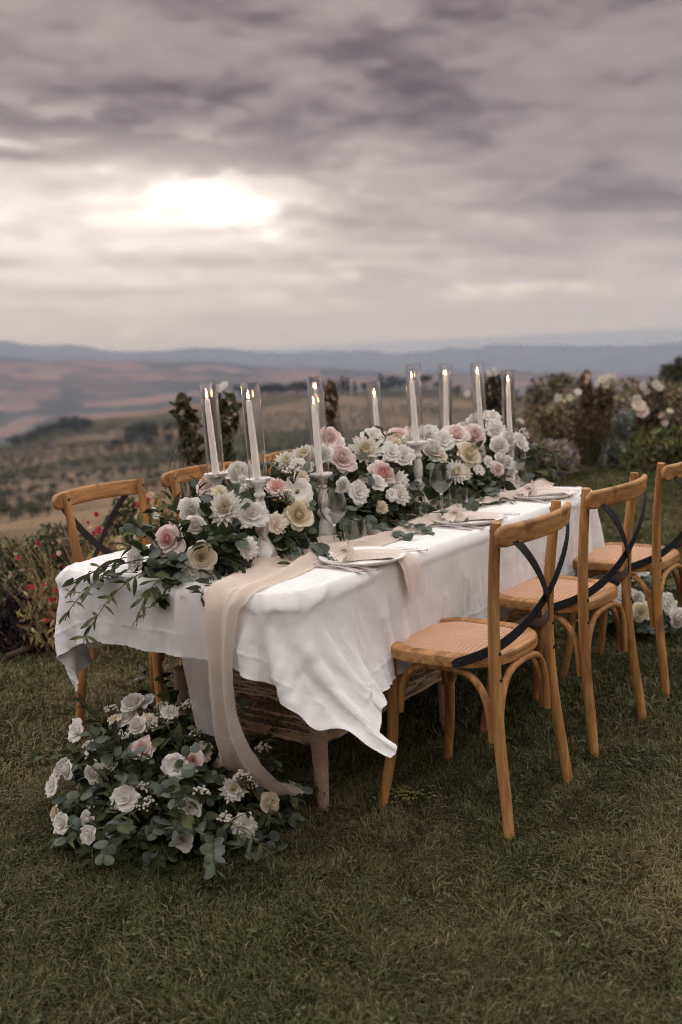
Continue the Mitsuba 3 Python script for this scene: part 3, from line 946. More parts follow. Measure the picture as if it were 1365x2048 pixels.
def dahlia(g):
    heart, outer = [], []
    for i, (n, L, el, z0) in enumerate(((15, 1.02, 4, .02), (15, .92, 20, .07), (12, .78, 36, .12), (9, .58, 54, .17), (7, .38, 70, .2))):
        for k in range(n):
            az = 2 * np.pi * (k + .5 * (i % 2)) / n + g.normal(0, .06)
            e = math.radians(el + g.normal(0, 6))
            t = np.linspace(0, 1, 7)[:, None]
            s = np.linspace(-1, 1, 5)[None]
            w = .17 * np.sin(np.pi * np.clip(.12 + .80 * t, 0, 1)) ** .8 * (1 - .55 * t ** 4)
            L_ = L * g.uniform(.9, 1.06)
            x = .07 + L_ * t * np.cos(e + .45 * (t - .5)) + 0 * s
            z = z0 + L_ * t * np.sin(e + .25 * t) + .10 * s ** 2 * np.sin(np.pi * t * .9) - .07 * t ** 3
            y = w * s + 0 * t
            c, q = math.cos(az), math.sin(az)
            v = np.stack([x * c - y * q, x * q + y * c, z], -1).reshape(-1, 3)
            (outer if i < 3 else heart).append((v, grid_faces(7, 5)))
    return heart, outer, lathe([(0.0, -.3), (.14, -.25), (.26, -.05), (.1, .06)], 8)


G = np.random.default_rng(5)
FLOWERS = {}
for nm, lay, ruf in (('rose', ROSE, .012), ('tight', TIGHT, .012), ('lis', LIS, .05), ('lisopen', LISOPEN, .035), ('carn', CARN, .07)):
    FLOWERS[nm] = []
    for q in range(5):
        h, o, cup = make_rose([(n_, a_, b_ * G.uniform(.92, 1.08), h_ * G.uniform(.8, 1.25), w_ * G.uniform(.9, 1.1), c_ * G.uniform(.6, 1.5), o_) for n_, a_, b_, h_, w_, c_, o_ in lay], G, ruf * G.uniform(.8, 2.2))
        FLOWERS[nm].append((mikit.ply(join(h), None, smooth=True) if h else None, [mikit.ply((a, quads(b)), None, smooth=True) for a, b in o], mikit.ply(cup, None, smooth=True), mikit.ply(join(h + o), None, smooth=True)))
FLOWERS['dahlia'] = []
for q in range(2):
    h, o, cup = dahlia(G)
    FLOWERS['dahlia'].append((mikit.ply(join(h), None, smooth=True), [mikit.ply((a, quads(b)), None, smooth=True) for a, b in o], mikit.ply(cup, None, smooth=True), mikit.ply(join(h + o), None, smooth=True)))
stam = []
for k in range(16):
    a, r = G.uniform(0, 6.28), .16 * math.sqrt(G.random())
    m_ = trimesh.creation.icosphere(0, .05)
    stam.append((np.array(m_.vertices) + [r * math.cos(a), r * math.sin(a), .26 - r * .5], np.array(m_.faces)))
STAMEN = mikit.ply(join(stam), None, smooth=True)

# kind: (shape, heart colour, outer colour, part name, label)
KIND = {'white': ('tight', 'petal_white', 'petal_white', 'rose', None), 'cream': ('rose', 'petal_cream', 'petal_cream', 'rose', 'cream yellow rose'),
        'blush': ('rose', 'petal_blush', 'petal_blush', 'rose', 'blush pink rose'), 'pink': ('rose', 'petal_rose', 'petal_blush', 'rose', 'rose with a deep pink heart and pale outer petals'),
        'peach': ('rose', 'petal_peach', 'petal_blush', 'rose', 'peach pink rose'), 'lis': ('lis', 'petal_white', 'petal_white', 'lisianthus', None),
        'lisc': ('lisopen', 'petal_white', 'petal_white', 'lisianthus', 'open white lisianthus with a yellow centre'), 'carnw': ('carn', 'petal_white', 'petal_white', 'carnation', None),
        'carnb': ('carn', 'petal_blush', 'petal_cream', 'carnation', 'pale pink carnation'), 'carnp': ('carn', 'petal_rose', 'petal_blush', 'carnation', 'deep pink carnation'),
        'dahlia': ('dahlia', 'petal_cream', 'petal_white', 'dahlia', None)}


def flower(holder, kind, x, y, z, r, nx_, ny_, nz_, i, detail=True):
    shape, hc, oc, nm, lab = KIND[kind]
    var = FLOWERS[shape][i % len(FLOWERS[shape])]
    n = np.array([nx_, ny_, nz_]) * [1, 1, .55] + np.array([-.52, -.36, .22]) + rng.normal(0, .16, 3)
    q_ = rng.uniform(.86, 1.14, 3)
    M = trans(x, y, z) @ basis(n, i * 1.7) @ scl(r * .98 * q_[0], r * .98 * q_[1], r * 1.05 * q_[2])
    heart, outer, cup, whole = var
    if detail and r > .027:
        k = put(nm, heart or STAMEN, hc if heart else 'stamen', holder, M=M)
        for o in outer:
            put('petal', o, oc, k, M=M)
        if shape == 'lisopen':
            pass
        put('calyx', cup, 'leaf_dark', k, M=M)
    else:
        k = put(nm, whole, oc, holder, M=M)
        put('calyx', cup, 'leaf_dark', k, M=M)
        if shape == 'lisopen':
            put('stamens', STAMEN, 'stamen', k, M=M)
    if lab:
        labels[k] = {'label': lab}
    return k


def leaf_mesh(kind, g):
    """A leaf of length 1 along +x, its face to +z, folded on its midrib and curling down to the tip."""
    t = np.linspace(0, 1, 7)[:, None]
    s = np.linspace(-1, 1, 5)[None]
    w = {'round': .44 * np.sqrt(np.clip(1 - (2 * t - 1.02) ** 2, 0, 1)) ** .9, 'point': .20 * np.sin(np.pi * t ** .8) ** .9, 'narrow': .105 * np.sin(np.pi * t ** .85) ** .8, 'broad': .30 * np.sin(np.pi * t ** .75) ** .9}[kind]
    bend = {'round': -.12, 'point': -.22, 'narrow': -.25, 'broad': -.2}[kind] * g.uniform(.3, 1.6)
    z = bend * t ** 2 + (.22 if kind != 'round' else -.18) * np.abs(s) * w + .02 * g.normal() * np.sin(6 * t) * s
    v = np.stack([t + 0 * s, w * s, z], -1).reshape(-1, 3)
    return v, quads(grid_faces(7, 5))


LEAVES = {}
for kd in ('round', 'point', 'narrow', 'broad'):
    LEAVES[kd] = []
    for q in range(3):
        v_, f_ = leaf_mesh(kd, G)
        LEAVES[kd].append((v_, f_, mikit.ply((v_, f_), None, smooth=True)))


def frame_x(d, face):
    d = d / np.linalg.norm(d)
    y = np.cross(face, d)
    y /= np.linalg.norm(y) + 1e-9
    M = np.eye(4)
    M[:3, 0], M[:3, 1], M[:3, 2] = d, y, np.cross(d, y)
    return M


def sprig(base, direction, length, kind, size, g, droop=.6, n=None, gap=.02):
    """A stem with leaves set alternately along it: (stem mesh, [(leaf kind, variant, matrix)])."""
    n_ = 12
    d = np.asarray(direction, float)
    d = d / np.linalg.norm(d)
    p, path = np.asarray(base, float).copy(), []
    for i in range(n_):
        path.append(p.copy())
        d = d + np.array([0, 0, -droop / n_]) + g.normal(0, .05, 3)
        d /= np.linalg.norm(d)
        p = p + d * length / (n_ - 1)
    path = np.array(path)
    leaves = []
    k = n or int(length / gap)
    for i in range(k):
        t = .25 + .75 * (i + .5) / k
        q = path[min(n_ - 1, int(t * (n_ - 1)))]
        tan = path[min(n_ - 1, int(t * (n_ - 1)) + 1)] - path[max(0, int(t * (n_ - 1)) - 1)]
        tan /= np.linalg.norm(tan) + 1e-9
        side = np.cross(tan, [0, 0, 1.0]) + g.normal(0, .35, 3)
        side /= np.linalg.norm(side) + 1e-9
        sg = 1 if i % 2 else -1
        ld = tan * g.uniform(.4, .9) + side * sg + g.normal(0, .2, 3)
        face = np.array([-.3, -.2, .9]) + g.normal(0, .5, 3)
        M = frame_x(ld, face)
        L = size * g.uniform(.65, 1.15) * (1.1 - .35 * t)
        M[:3, :3] *= L
        M[:3, 3] = q
        leaves.append((kind, int(g.integers(3)), M))
    return sweep(path, ring(.0016, n=4), caps=False), leaves


LEAF_MAT = {'round': ('leaf_round', 'leaf_blue'), 'point': ('leaf_dark', 'leaf_dark'), 'narrow': ('leaf_olive', 'leaf_olive'), 'broad': ('leaf_dark', 'leaf_olive')}
EYE_DIR = lambda p: (EYE - p) / np.linalg.norm(EYE - p)


def lay_leaves(holder, sprigs, keep, most, score):
    """Leaves that show largest become parts, the rest of the foliage one mesh per kind of leaf."""
    allv, stems_ = [], []
    for s_, ls in sprigs:
        ok = [l for l in ls if keep(l[2][:3, 3] + l[2][:3, 0] * .5)]
        allv += ok
        if len(ok) > .75 * len(ls):
            stems_.append(s_)
    sc = np.array([score(l) for l in allv])
    order = np.argsort(-sc)
    rest = {}
    for rank, i in enumerate(order):
        kd, var, M = allv[i]
        mat = LEAF_MAT[kd][i % 2]
        if rank < most:
            put('leaf', LEAVES[kd][var][2], mat, holder, M=M)
        else:
            rest.setdefault(mat, []).append(moved(LEAVES[kd][var][:2], M))
    for mat, ms in rest.items():
        stuff(put('foliage', join(ms), mat, holder, smooth=True))
    stuff(put('stems', join(stems_), 'stem', holder, smooth=True))


def filler(holder, spots, g):
    """Clusters of tiny ivory buds on thin stalks."""
    buds, st = [], []
    ico = trimesh.creation.icosphere(1, 1.0)
    for x, y, z, r in spots:
        for k in range(int(36 * (r / .03))):
            d = g.normal(size=3)
            d /= np.linalg.norm(d)
            d[2] = abs(d[2]) * .8
            p = np.array([x, y, z]) + d * r * g.uniform(.5, 1.0)
            q = g.uniform(.0022, .0043)
            vv = np.array(ico.vertices)
            vv = vv * (1 + .25 * np.sin(vv[:, :1] * 5 + k) * np.cos(vv[:, 1:2] * 5))
            buds.append((vv * q + p, np.array(ico.faces)))
            st.append(sweep(np.linspace([x, y, z - r], p, 3), ring(.0007, n=3), caps=False))
    stuff(put('filler_blossom', join(buds), 'bloom_ivory', holder, smooth=True))
    stuff(put('filler_stalk', join(st), 'stem', holder))


# ------------------------------------------------------------------ candlesticks, candles, glass cylinders (x, y, height of the dish)
STICKS = [(2.509, 2.300, .998), (2.478, 2.098, .992), (2.861, 2.149, .958), (3.225, 2.425, .994), (3.585, 2.400, .948), (3.448, 2.129, 1.005), (3.994, 2.321, .995), (4.128, 2.219, .987), (4.243, 2.143, .955)]
WHICH = ['leftmost', 'second from the left, standing in front', 'shorter front one of the overlapping pair', 'taller rear one of the overlapping pair', 'short one behind the middle of the garland',
         'tall one in the middle', 'rear one just right of the middle', 'tallest one on the right', 'rightmost']
HS = .28
STEM = smooth_prof([(.0, 0), (.050, .0), (.052, .010), (.050, .022), (.041, .026), (.040, .034), (.026, .062), (.017, .082), (.0135, .090), (.020, .102), (.0235, .114), (.019, .128), (.0125, .136), (.0160, .146), (.0185, .165), (.0155, .195), (.0125, .212), (.0180, .220), (.0185, .226), (.0125, .233), (.0150, .244), (.0270, .262), (.0280, .266)], 4)
DISH = [(.0, .262), (.027, .263), (.038, .267), (.0395, .272), (.038, .277), (.034, .275), (.0, .2745)]


def flame_mesh(h, lean):
    t = np.linspace(0, 1, 12)
    r = .0042 * np.sin(np.pi * t ** .62) ** .8 * (1 - .3 * t)
    r[0] = r[-1] = 1e-4
    path = np.stack([lean * t ** 2 * h, lean * .4 * t * h, t * h], -1)
    return sweep(path, ring(1, n=10), scale=r)


for i, (x, y, zd) in enumerate(STICKS):
    hgt = zd - ZT - .004
    kz = hgt / .277
    lean = rot([math.sin(YAW), -math.cos(YAW), 0], 0) @ rot([HEAD[0], HEAD[1], 0], math.radians((-1.2, -1.5, -.9, -1.0, -1.2, -.8, .3, -1.4, -.4)[i]))
    B = trans(x, y, ZT + .003) @ lean
    st = thing('candlestick', f'white distressed turned candlestick, {WHICH[i]}', 'candlestick', 'candlesticks along the garland')
    put('stem', lathe(STEM * [1, kz], 32), 'chipped_paint', st, smooth=40, M=B)
    put('dish', lathe(np.array(DISH) * [1, kz], 36), 'chipped_paint', st, smooth=40, M=B)
    C = B @ trans(0, 0, hgt - .0005)
    hc = (.236, .240, .232, .226, .224, .238, .236, .240, .230)[i]
    off = ((.002, .003), (-.004, 0), (-.003, .004), (.003, 0), (.002, -.003), (-.003, .001), (.001, .002), (.000, -.002), (.002, 0))[i]
    Cc = C @ trans(*off, 0) @ rot([HEAD[0], HEAD[1], 0], math.radians((-1.6, -1.3, -1.0, .2, -.6, -1.1, 1.2, -.5, -.2)[i]))
    cd = thing('taper_candle', f'lit white taper candle in its glass cylinder, {WHICH[i]}', 'candle', 'lit candles along the garland')
    put('wax', lathe([(0, 0), (.0118, 0), (.0116, .02), (.0102, hc * .6), (.0086, hc - .006), (.0070, hc - .001), (.004, hc - .002), (0, hc - .003)], 20), 'wax', cd, smooth=40, M=Cc)
    put('wick', tube([(0, 0, hc - .004), (.0004, 0, hc + .003), (.0015, 0, hc + .008)], .0007, 5, 6), 'wick', cd, M=Cc)
    put('flame', flame_mesh((.030, .027, .026, .024, .028, .025, .020, .028, .025)[i], (-.05, .12, -.28, .10, .0, -.15, .1, .05, -.05)[i]), {'type': 'diffuse', 'reflectance': rgb(0, 0, 0)}, cd, M=Cc @ trans(0, 0, hc + .003),
        emitter={'type': 'area', 'radiance': rgb(3.4, 1.75, .72)})
    gl = thing('glass_cylinder', f'tall clear glass cylinder round a candle, {WHICH[i]}', 'glass cylinder', 'glass cylinders round the candles')
    gh, gr, th = (.288, .292, .284, .276, .284, .290, .286, .290, .284)[i], .0285, .0022
    cyl = lathe([(gr - th, .0015), (gr, .0015), (gr, gh - .001), (gr - .0008, gh), (gr - th + .0008, gh), (gr - th, gh - .001), (gr - th, .0015)], 64)
    scene[gl] = {**mikit.ply(cyl, 'cylinder_glass', smooth=45), 'to_world': T(C)}

# ------------------------------------------------------------------ the garland on the table
GAR = [
    ('lis', 2.172, 2.343, .780, .034, -.88, .25, .41), ('pink', 2.208, 2.238, .837, .046, -.68, -.15, .72), ('cream', 2.225, 2.126, .790, .042, -.68, -.58, .45), ('lis', 2.198, 2.137, .749, .032, -.81, -.57, .12), ('white', 2.324, 2.248, .906, .038, -.42, -.09, .90), ('white', 2.278, 2.192, .873, .031, -.44, -.28, .85), ('blush', 2.545, 2.378, .950, .042, -.14, .32, .94), ('white', 2.633, 2.317, .973, .045, -.15, .13, .98), ('dahlia', 2.374, 2.160, .905, .056, -.30, -.36, .88), ('lis', 2.429, 2.101, .887, .038, -.15, -.58, .80), ('carnp', 2.612, 2.149, .941, .037, -.12, -.45, .88), ('lisc', 2.663, 2.106, .920, .044, -.09, -.63, .77), ('cream', 2.602, 2.055, .859, .049, -.05, -.81, .58), ('carnb', 2.492, 2.056, .850, .028, -.05, -.79, .61), ('carnw', 2.344, 2.048, .798, .027, -.33, -.83, .46), ('dahlia', 2.790, 2.244, .998, .039, -.15, -.13, .98), ('dahlia', 2.887, 2.240, .999, .053, 0, -.15, .99), ('blush', 3.150, 2.323, 1.044, .042, 0, .14, .99),
    ('blush', 3.027, 2.189, .985, .054, 0, -.35, .94), ('lis', 3.171, 2.323, 1.010, .037, 0, .16, .99), ('dahlia', 3.186, 2.199, .989, .065, 0, -.31, .95), ('lis', 2.937, 2.060, .883, .034, 0, -.83, .56), ('pink', 3.131, 2.090, .920, .051, 0, -.72, .70), ('carnw', 3.191, 2.069, .895, .038, 0, -.79, .61), ('carnw', 3.166, 2.038, .846, .034, 0, -.90, .43), ('blush', 3.513, 2.258, 1.001, .054, 0, -.08, 1.0), ('blush', 3.710, 2.323, 1.009, .041, 0, .16, .99), ('lis', 3.317, 2.166, .975, .043, 0, -.44, .90), ('lis', 3.349, 2.136, .959, .037, 0, -.55, .84), ('white', 3.553, 2.137, .959, .044, 0, -.54, .84), ('carnb', 3.567, 2.105, .935, .033, 0, -.66, .75), ('lis', 3.710, 2.171, .978, .040, 0, -.42, .91), ('cream', 3.767, 2.090, .921, .050, 0, -.72, .70), ('dahlia', 3.580, 2.049, .867, .056, 0, -.86, .50), ('blush', 3.859, 2.195, .988, .046, 0, -.32, .95), ('blush', 3.952, 2.164, .975, .050, 0, -.44, .90), ('white', 4.176, 2.275, 1.018, .042, .09, -.02, 1.0), ('carnw', 4.165, 2.167, .976, .046, .06, -.43, .90), ('white', 4.035, 2.092, .923, .040, 0, -.71, .71), ('white', 3.972, 2.056, .878, .031, 0, -.84, .54), ('white', 4.012, 2.045, .859, .029, 0, -.88, .48), ('lis', 4.258, 2.100, .917, .040, .39, -.65, .65), ('white', 4.161, 2.113, .942, .037, .04, -.63, .77), ('lis', 3.789, 2.290, 1.002, .037, 0, .04, 1.0), ('carnb', 3.033, 2.027, .818, .022, 0, -.94, .33), ('carnb', 2.449, 2.242, .944, .026, -.16, -.12, .98), ('lis', 3.431, 2.323, 1.018, .043, 0, .15, .99), ('lis', 4.211, 2.211, 1.031, .033, .20, -.23, .95)]
gar = thing('flower_garland', 'long garland of white, cream and blush flowers with eucalyptus lying along the table', 'flower garland')
for i, q in enumerate(GAR):
    flower(gar, *q, i)


def more_blooms(holder, have, pick, n, kinds, g, rmin, rmax):
    """Smaller blooms between the large ones, never closer than they can sit."""
    pts = [(np.array(q[1:4]), q[4]) for q in have]
    out = []
    for _ in range(n * 40):
        if len(out) == n:
            break
        p, nr = pick(g)
        r = g.uniform(rmin, rmax)
        if all(np.linalg.norm(p - a) > .86 * (r + b) for a, b in pts):
            pts.append((p, r))
            out.append((kinds[int(g.integers(len(kinds)))], *p, r, *nr))
    for i, q in enumerate(out):
        flower(holder, *q, i + 2, False)
    return out


def gar_h(u):
    return .28 * (.72 + .28 * np.clip((u - 2.3) / .5, 0, 1))


def gar_point(u, phi, rho):
    e = (2.45 - u) / .30 if u < 2.45 else ((u - 4.15) / .27 if u > 4.15 else 0)
    k = math.sqrt(max(0, 1 - e * e))
    p = np.array([u, 2.28 + .27 * k * math.cos(phi) * rho, ZT + gar_h(u) * k * math.sin(phi) * rho])
    n = np.array([(-.9 if u < 2.45 else .9) * abs(e), math.cos(phi), math.sin(phi) * .9])
    return p, n / np.linalg.norm(n)


g = np.random.default_rng(21)


COL = [(x, y, .72 if i in (1, 2, 7, 8) else .86) for i, (x, y, _) in enumerate(STICKS)]
GLASSES = [(2.713, 2.0), (2.786, 1.972), (3.418, 2.016), (3.509, 1.996), (4.084, 2.035), (4.190, 2.055)]


def blocks(p, r):
    """Would something of size r at p hide a candlestick or stand in a glass?"""
    for x, y, zmin in COL:
        t_ = -np.array([x, y]) / math.hypot(x, y)
        w2 = p[:2] - np.array([x, y])
        if -.04 < w2 @ t_ < .30 and abs(w2[0] * t_[1] - w2[1] * t_[0]) < .030 + r and p[2] > zmin - .02:
            return True
    return any(math.hypot(p[0] - x, p[1] - y) < .052 + r for x, y in GLASSES)


def free_pick(g):
    while True:
        p, n = pick_gar(g)
        if not blocks(p, .018):
            return p, n


def pick_gar(g):
    u = g.uniform(2.2, 4.36)
    return gar_point(u, math.radians(94 + 62 * g.random() ** 1.3), g.uniform(.97, 1.08))


GAR = GAR + more_blooms(gar, GAR, lambda q: free_pick(q), 24, ['white', 'lis', 'carnw', 'lis', 'white', 'carnb', 'dahlia', 'lisc', 'blush'], g, .020, .031)
sp = []
for k in range(430):
    u = g.uniform(2.16, 4.40)
    phi = math.radians(g.uniform(5, 178) if g.random() < .35 else g.uniform(95, 178))
    p, n = gar_point(u, phi, g.uniform(.55, .80))
    d = n + g.normal(0, .55, 3)
    r_ = g.random()
    kd = 'round' if r_ < .40 else ('point' if r_ < .80 else 'broad')
    sp.append(sprig(p, d, g.uniform(.07, .15), kd, {'round': .050, 'point': .060, 'broad': .066}[kd], g, droop=.9, gap=.017))
for q in GAR:                                               # every bloom sits in a collar of leaves
    for _ in range(2):
        p, n = np.array(q[1:4]), np.array(q[5:8])
        side = np.cross(n, g.normal(size=3))
        sp.append(sprig(p - n * .06 + side * .01, side + n * .25 - [0, 0, .2], g.uniform(.06, .11), ('round', 'point', 'broad')[int(g.integers(3))], .052, g, droop=.5, gap=.015))
# trailing sprays: over the near end of the table, and low along the front
for x, y, z, d, L, kd in ((2.20, 2.30, .78, (-.8, .25, .05), .34, 'narrow'), (2.18, 2.25, .77, (-.9, .05, .0), .36, 'narrow'), (2.20, 2.36, .78, (-.6, .6, .1), .26, 'narrow'), (2.20, 2.20, .75, (-.9, -.1, .1), .26, 'narrow'), (2.22, 2.28, .76, (-.7, .5, .25), .30, 'point'),
                          (2.25, 2.10, .75, (-.8, -.5, .05), .20, 'point'), (2.42, 2.03, .75, (-.3, -.9, .02), .14, 'narrow'), (2.60, 2.03, .78, (-.2, -.9, -.05), .16, 'round'), (2.64, 2.02, .78, (-.35, -.8, -.1), .17, 'round'), (2.95, 2.00, .76, (.2, -.9, .0), .16, 'round'), (3.05, 2.02, .77, (.3, -.9, .0), .18, 'round'),
                          (3.12, 2.0, .75, (.35, -.9, .0), .20, 'point'), (3.30, 2.0, .76, (.1, -.9, .1), .14, 'round'), (3.45, 2.0, .78, (-.1, -.9, .1), .15, 'round'), (3.78, 2.0, .75, (-.1, -.9, .05), .17, 'narrow'), (3.9, 2.0, .76, (.4, -.8, .05), .16, 'point'), (4.30, 2.1, .85, (.7, -.55, .25), .22, 'narrow'), (4.32, 2.12, .88, (.75, -.45, .2), .24, 'narrow'), (4.28, 2.08, .80, (.7, -.7, .15), .20, 'point'), (3.35, 2.22, .98, (-.05, -.1, 1), .10, 'narrow'), (3.33, 2.24, .98, (.1, 0, 1), .12, 'narrow')):
    sp.append(sprig((x, y, z), d, L, kd, {'narrow': .062, 'point': .062, 'round': .048}[kd], g, droop=1.15 if kd == 'narrow' and L > .22 else .5, gap=.017))
FC = np.array([q[1:4] for q in GAR])
FR = np.array([q[4] for q in GAR])


def keep_gar(p):
    if p[2] < ZT + .006 and p[0] > TC[0] - HX + .02 and p[1] > TC[1] - HY + .02:
        return False
    w = p - FC
    along = w @ EYE_DIR(p)
    lat = np.linalg.norm(w - along[:, None] * EYE_DIR(p), axis=1)
    if ((lat < FR * .80) & (along > -FR * .4) & (along < .16)).any() or (np.linalg.norm(w, axis=1) < FR * .8).any():
        return g.random() < .06
    if any(math.hypot(p[0] - x, p[1] - y) < .062 for x, y in GLASSES) and p[2] < ZT + .22:
        return False
    for x, y, zmin in COL:
        c = np.array([x, y])
        t_ = -c / np.linalg.norm(c)
        w2 = p[:2] - c
        if -.035 < w2 @ t_ < .30 and abs(w2[0] * t_[1] - w2[1] * t_[0]) < .036 and p[2] > zmin:
            return False
    return True


def score_gar(l):
    M = l[2]
    p = M[:3, 3] + .5 * M[:3, 0]
    facing = abs(M[:3, 2] @ EYE_DIR(p)) * np.linalg.norm(M[:3, 0])
    out = math.hypot((p[1] - 2.28) / .27, (p[2] - ZT) / gar_h(p[0]))
    return facing * (1 if p[1] < 2.3 else .4) * min(out, 1.15) ** 2 / np.linalg.norm(p - EYE)


lay_leaves(gar, sp, keep_gar, 290, score_gar)
filler(gar, [(2.64, 2.10, .985, .035), (2.585, 2.08, .905, .030), (2.50, 2.16, .955, .03), (2.56, 2.07, .93, .028), (2.40, 2.10, .85, .022), (4.33, 2.12, .93, .028), (4.30, 2.10, .90, .022), (4.36, 2.14, .955, .022), (2.76, 2.17, .985, .025), (3.24, 2.14, .95, .022), (3.44, 2.20, 1.0, .03), (2.36, 2.32, .90, .02), (3.70, 2.08, .90, .022)], g)
# the moss-covered block that the stems are pushed into
bu = np.linspace(2.20, 4.36, 40)
core = []
for u in bu:
    core.append([gar_point(u, a, .50)[0] + np.array([0, 0, .004]) for a in np.linspace(0, np.pi, 14)])
core = np.array(core)
core += .012 * (meshkit.fbm(core * 22, 3, 4) - .5)[..., None]
put('moss_block', (core.reshape(-1, 3), grid_faces(*core.shape[:2])), 'foam', gar, smooth=True)


# ------------------------------------------------------------------ the arrangements on the grass
def floor_piece(label, c, rad, flowers, nsp, seed, most, fill, detail=True):
    gg = np.random.default_rng(seed)
    t = thing('flower_arrangement', label, 'flower arrangement')
    for i, q in enumerate(flowers):
        flower(t, *q, i + 1, detail)
    c = np.array([c[0], c[1], GZ])
    if detail:
        def pick_floor(g_):
            d_ = g_.normal(size=3)
            d_[:2] -= .55 * HEAD[:2]
            d_ /= np.linalg.norm(d_)
            d_[2] = abs(d_[2])
            o = d_[0] * RIGHT * rad[0] + d_[1] * HEAD * rad[1] + np.array([0, 0, d_[2] * rad[2]])
            if o @ HEAD > .1 or d_[2] < .12:
                o, d_ = np.array([0, 0, rad[2]]), np.array([0, 0, 1.0])
            n_ = o / np.array([1, 1, .9])
            return c + o * g_.uniform(.95, 1.06), n_ / np.linalg.norm(n_)
        flowers = flowers + more_blooms(t, flowers, pick_floor, 11, ['lis', 'white', 'carnw', 'carnb', 'lis', 'white', 'cream', 'lisc', 'peach'], gg, .018, .029)
    R = np.stack([RIGHT * rad[0], HEAD * rad[1], np.array([0, 0, rad[2]])])
    sp_ = []
    for k in range(nsp):
        d = gg.normal(size=3)
        d[1] -= .5
        d /= np.linalg.norm(d)
        d[2] = abs(d[2])
        p = c + (d * gg.uniform(.45, .78)) @ R
        n = (d / np.array(rad)) @ (R / np.array(rad)[:, None])
        n /= np.linalg.norm(n)
        r_ = gg.random()
        kd = 'round' if r_ < .34 else ('point' if r_ < .62 else ('broad' if r_ < .85 else 'narrow'))
        sp_.append(sprig(p, n + gg.normal(0, .5, 3) + np.array([0, 0, .15]), gg.uniform(.09, .20) * (1.75 if gg.random() < .16 else 1), kd, {'round': .046, 'point': .055, 'broad': .058, 'narrow': .06}[kd], gg, droop=.9, gap=.018))
    for q in flowers:
        for _ in range(3):
            p, n = np.array(q[1:4]), np.array(q[5:8])
            side = np.cross(n, gg.normal(size=3))
            sp_.append(sprig(p - n * .06 + side * .01, side + n * .2 - [0, 0, .35], gg.uniform(.07, .14), ('round', 'point', 'broad', 'narrow')[int(gg.integers(4))], .052, gg, droop=.6, gap=.016))
    fc, fr = np.array([q[1:4] for q in flowers]), np.array([q[4] for q in flowers])

    def keep(p):
        if p[2] < GZ + .006:
            return False
        w = p - fc
        al = w @ EYE_DIR(p)
        lat = np.linalg.norm(w - al[:, None] * EYE_DIR(p), axis=1)
        return not (((lat < fr * .8) & (al > -fr * .4) & (al < .16)).any()) or gg.random() < .06

    def score(l):
        M = l[2]
        p = M[:3, 3] + .5 * M[:3, 0]
        q = (p - c) @ np.linalg.inv(R)
        return abs(M[:3, 2] @ EYE_DIR(p)) * np.linalg.norm(M[:3, 0]) * min(np.linalg.norm(q), 1.2) ** 2 * (1 if q[1] < .15 else .4)
    lay_leaves(t, sp_, keep, most, score)
    if fill:
        filler(t, fill, gg)
    th_, ph = np.meshgrid(np.linspace(0, 2 * np.pi, 40), np.linspace(0, np.pi / 2, 12), indexing='ij')
    d = np.stack([np.cos(th_) * np.cos(ph), np.sin(th_) * np.cos(ph), np.sin(ph)], -1)
    core_ = c + (d * .52) @ R
    core_ += .02 * (meshkit.fbm(core_ * 20, 3, 4) - .5)[..., None]
    put('moss_block', (core_.reshape(-1, 3), grid_faces(*core_.shape[:2])), 'foam', t, smooth=True)
    return t


FLO = [('white', 2.172, 2.404, .314, .040, .09, .33, .94), ('lis', 2.201, 2.379, .321, .028, .14, .29, .95), ('lis', 2.148, 2.412, .276, .031, .05, .38, .92), ('carnb', 2.118, 2.440, .276, .023, -.01, .42, .91), ('lis', 2.029, 2.510, .258, .034, -.18, .52, .84), ('peach', 2.044, 2.240, .243, .035, -.29, 0, .96), ('lisc', 2.042, 2.108, .220, .037, -.35, -.32, .88), ('peach', 2.087, 2.083, .225, .034, -.25, -.36, .90), ('carnb', 2.134, 2.091, .237, .026, -.12, -.32, .94), ('white', 1.950, 2.347, .187, .036, -.54, .23, .81), ('white', 1.978, 2.307, .212, .025, -.46, .13, .88), ('lis', 1.959, 2.516, .157, .032, -.41, .64, .65), ('lis', 1.926, 2.518, .119, .025, -.53, .67, .52), ('lis', 1.912, 2.185, .157, .031, -.71, -.21, .67), ('dahlia', 2.341, 2.177, .230, .047, .46, -.03, .89), ('peach', 2.218, 1.985, .185, .035, .07, -.59, .80), ('dahlia', 2.118, 1.963, .154, .040, -.24, -.70, .68), ('cream', 2.199, 1.904, .093, .033, -.03, -.89, .45), ('carnw', 2.100, 1.912, .065, .032, -.33, -.89, .30), ('lis', 2.221, 2.069, .229, .021, .11, -.34, .93)]
floor_piece('mound of white and peach flowers on the grass below the near end of the table', (2.156, 2.235), (.375, .30, .335), FLO, 250, 31, 280,
            [(2.10, 2.27, .285, .035), (2.14, 2.25, .30, .03), (2.19, 2.30, .31, .03), (1.93, 2.12, .14, .038), (1.97, 2.10, .17, .028), (1.96, 2.16, .17, .026), (2.12, 1.93, .19, .03), (2.16, 1.94, .15, .028), (2.06, 1.95, .09, .026), (2.22, 2.42, .38, .018), (2.25, 2.43, .40, .016), (2.17, 2.14, .265, .026), (2.28, 2.10, .26, .022), (2.13, 2.46, .30, .026), (1.99, 2.40, .24, .03), (2.02, 2.00, .17, .03), (1.90, 2.30, .12, .028), (2.30, 2.00, .20, .028), (2.02, 2.30, .28, .026), (2.20, 2.20, .33, .03)])
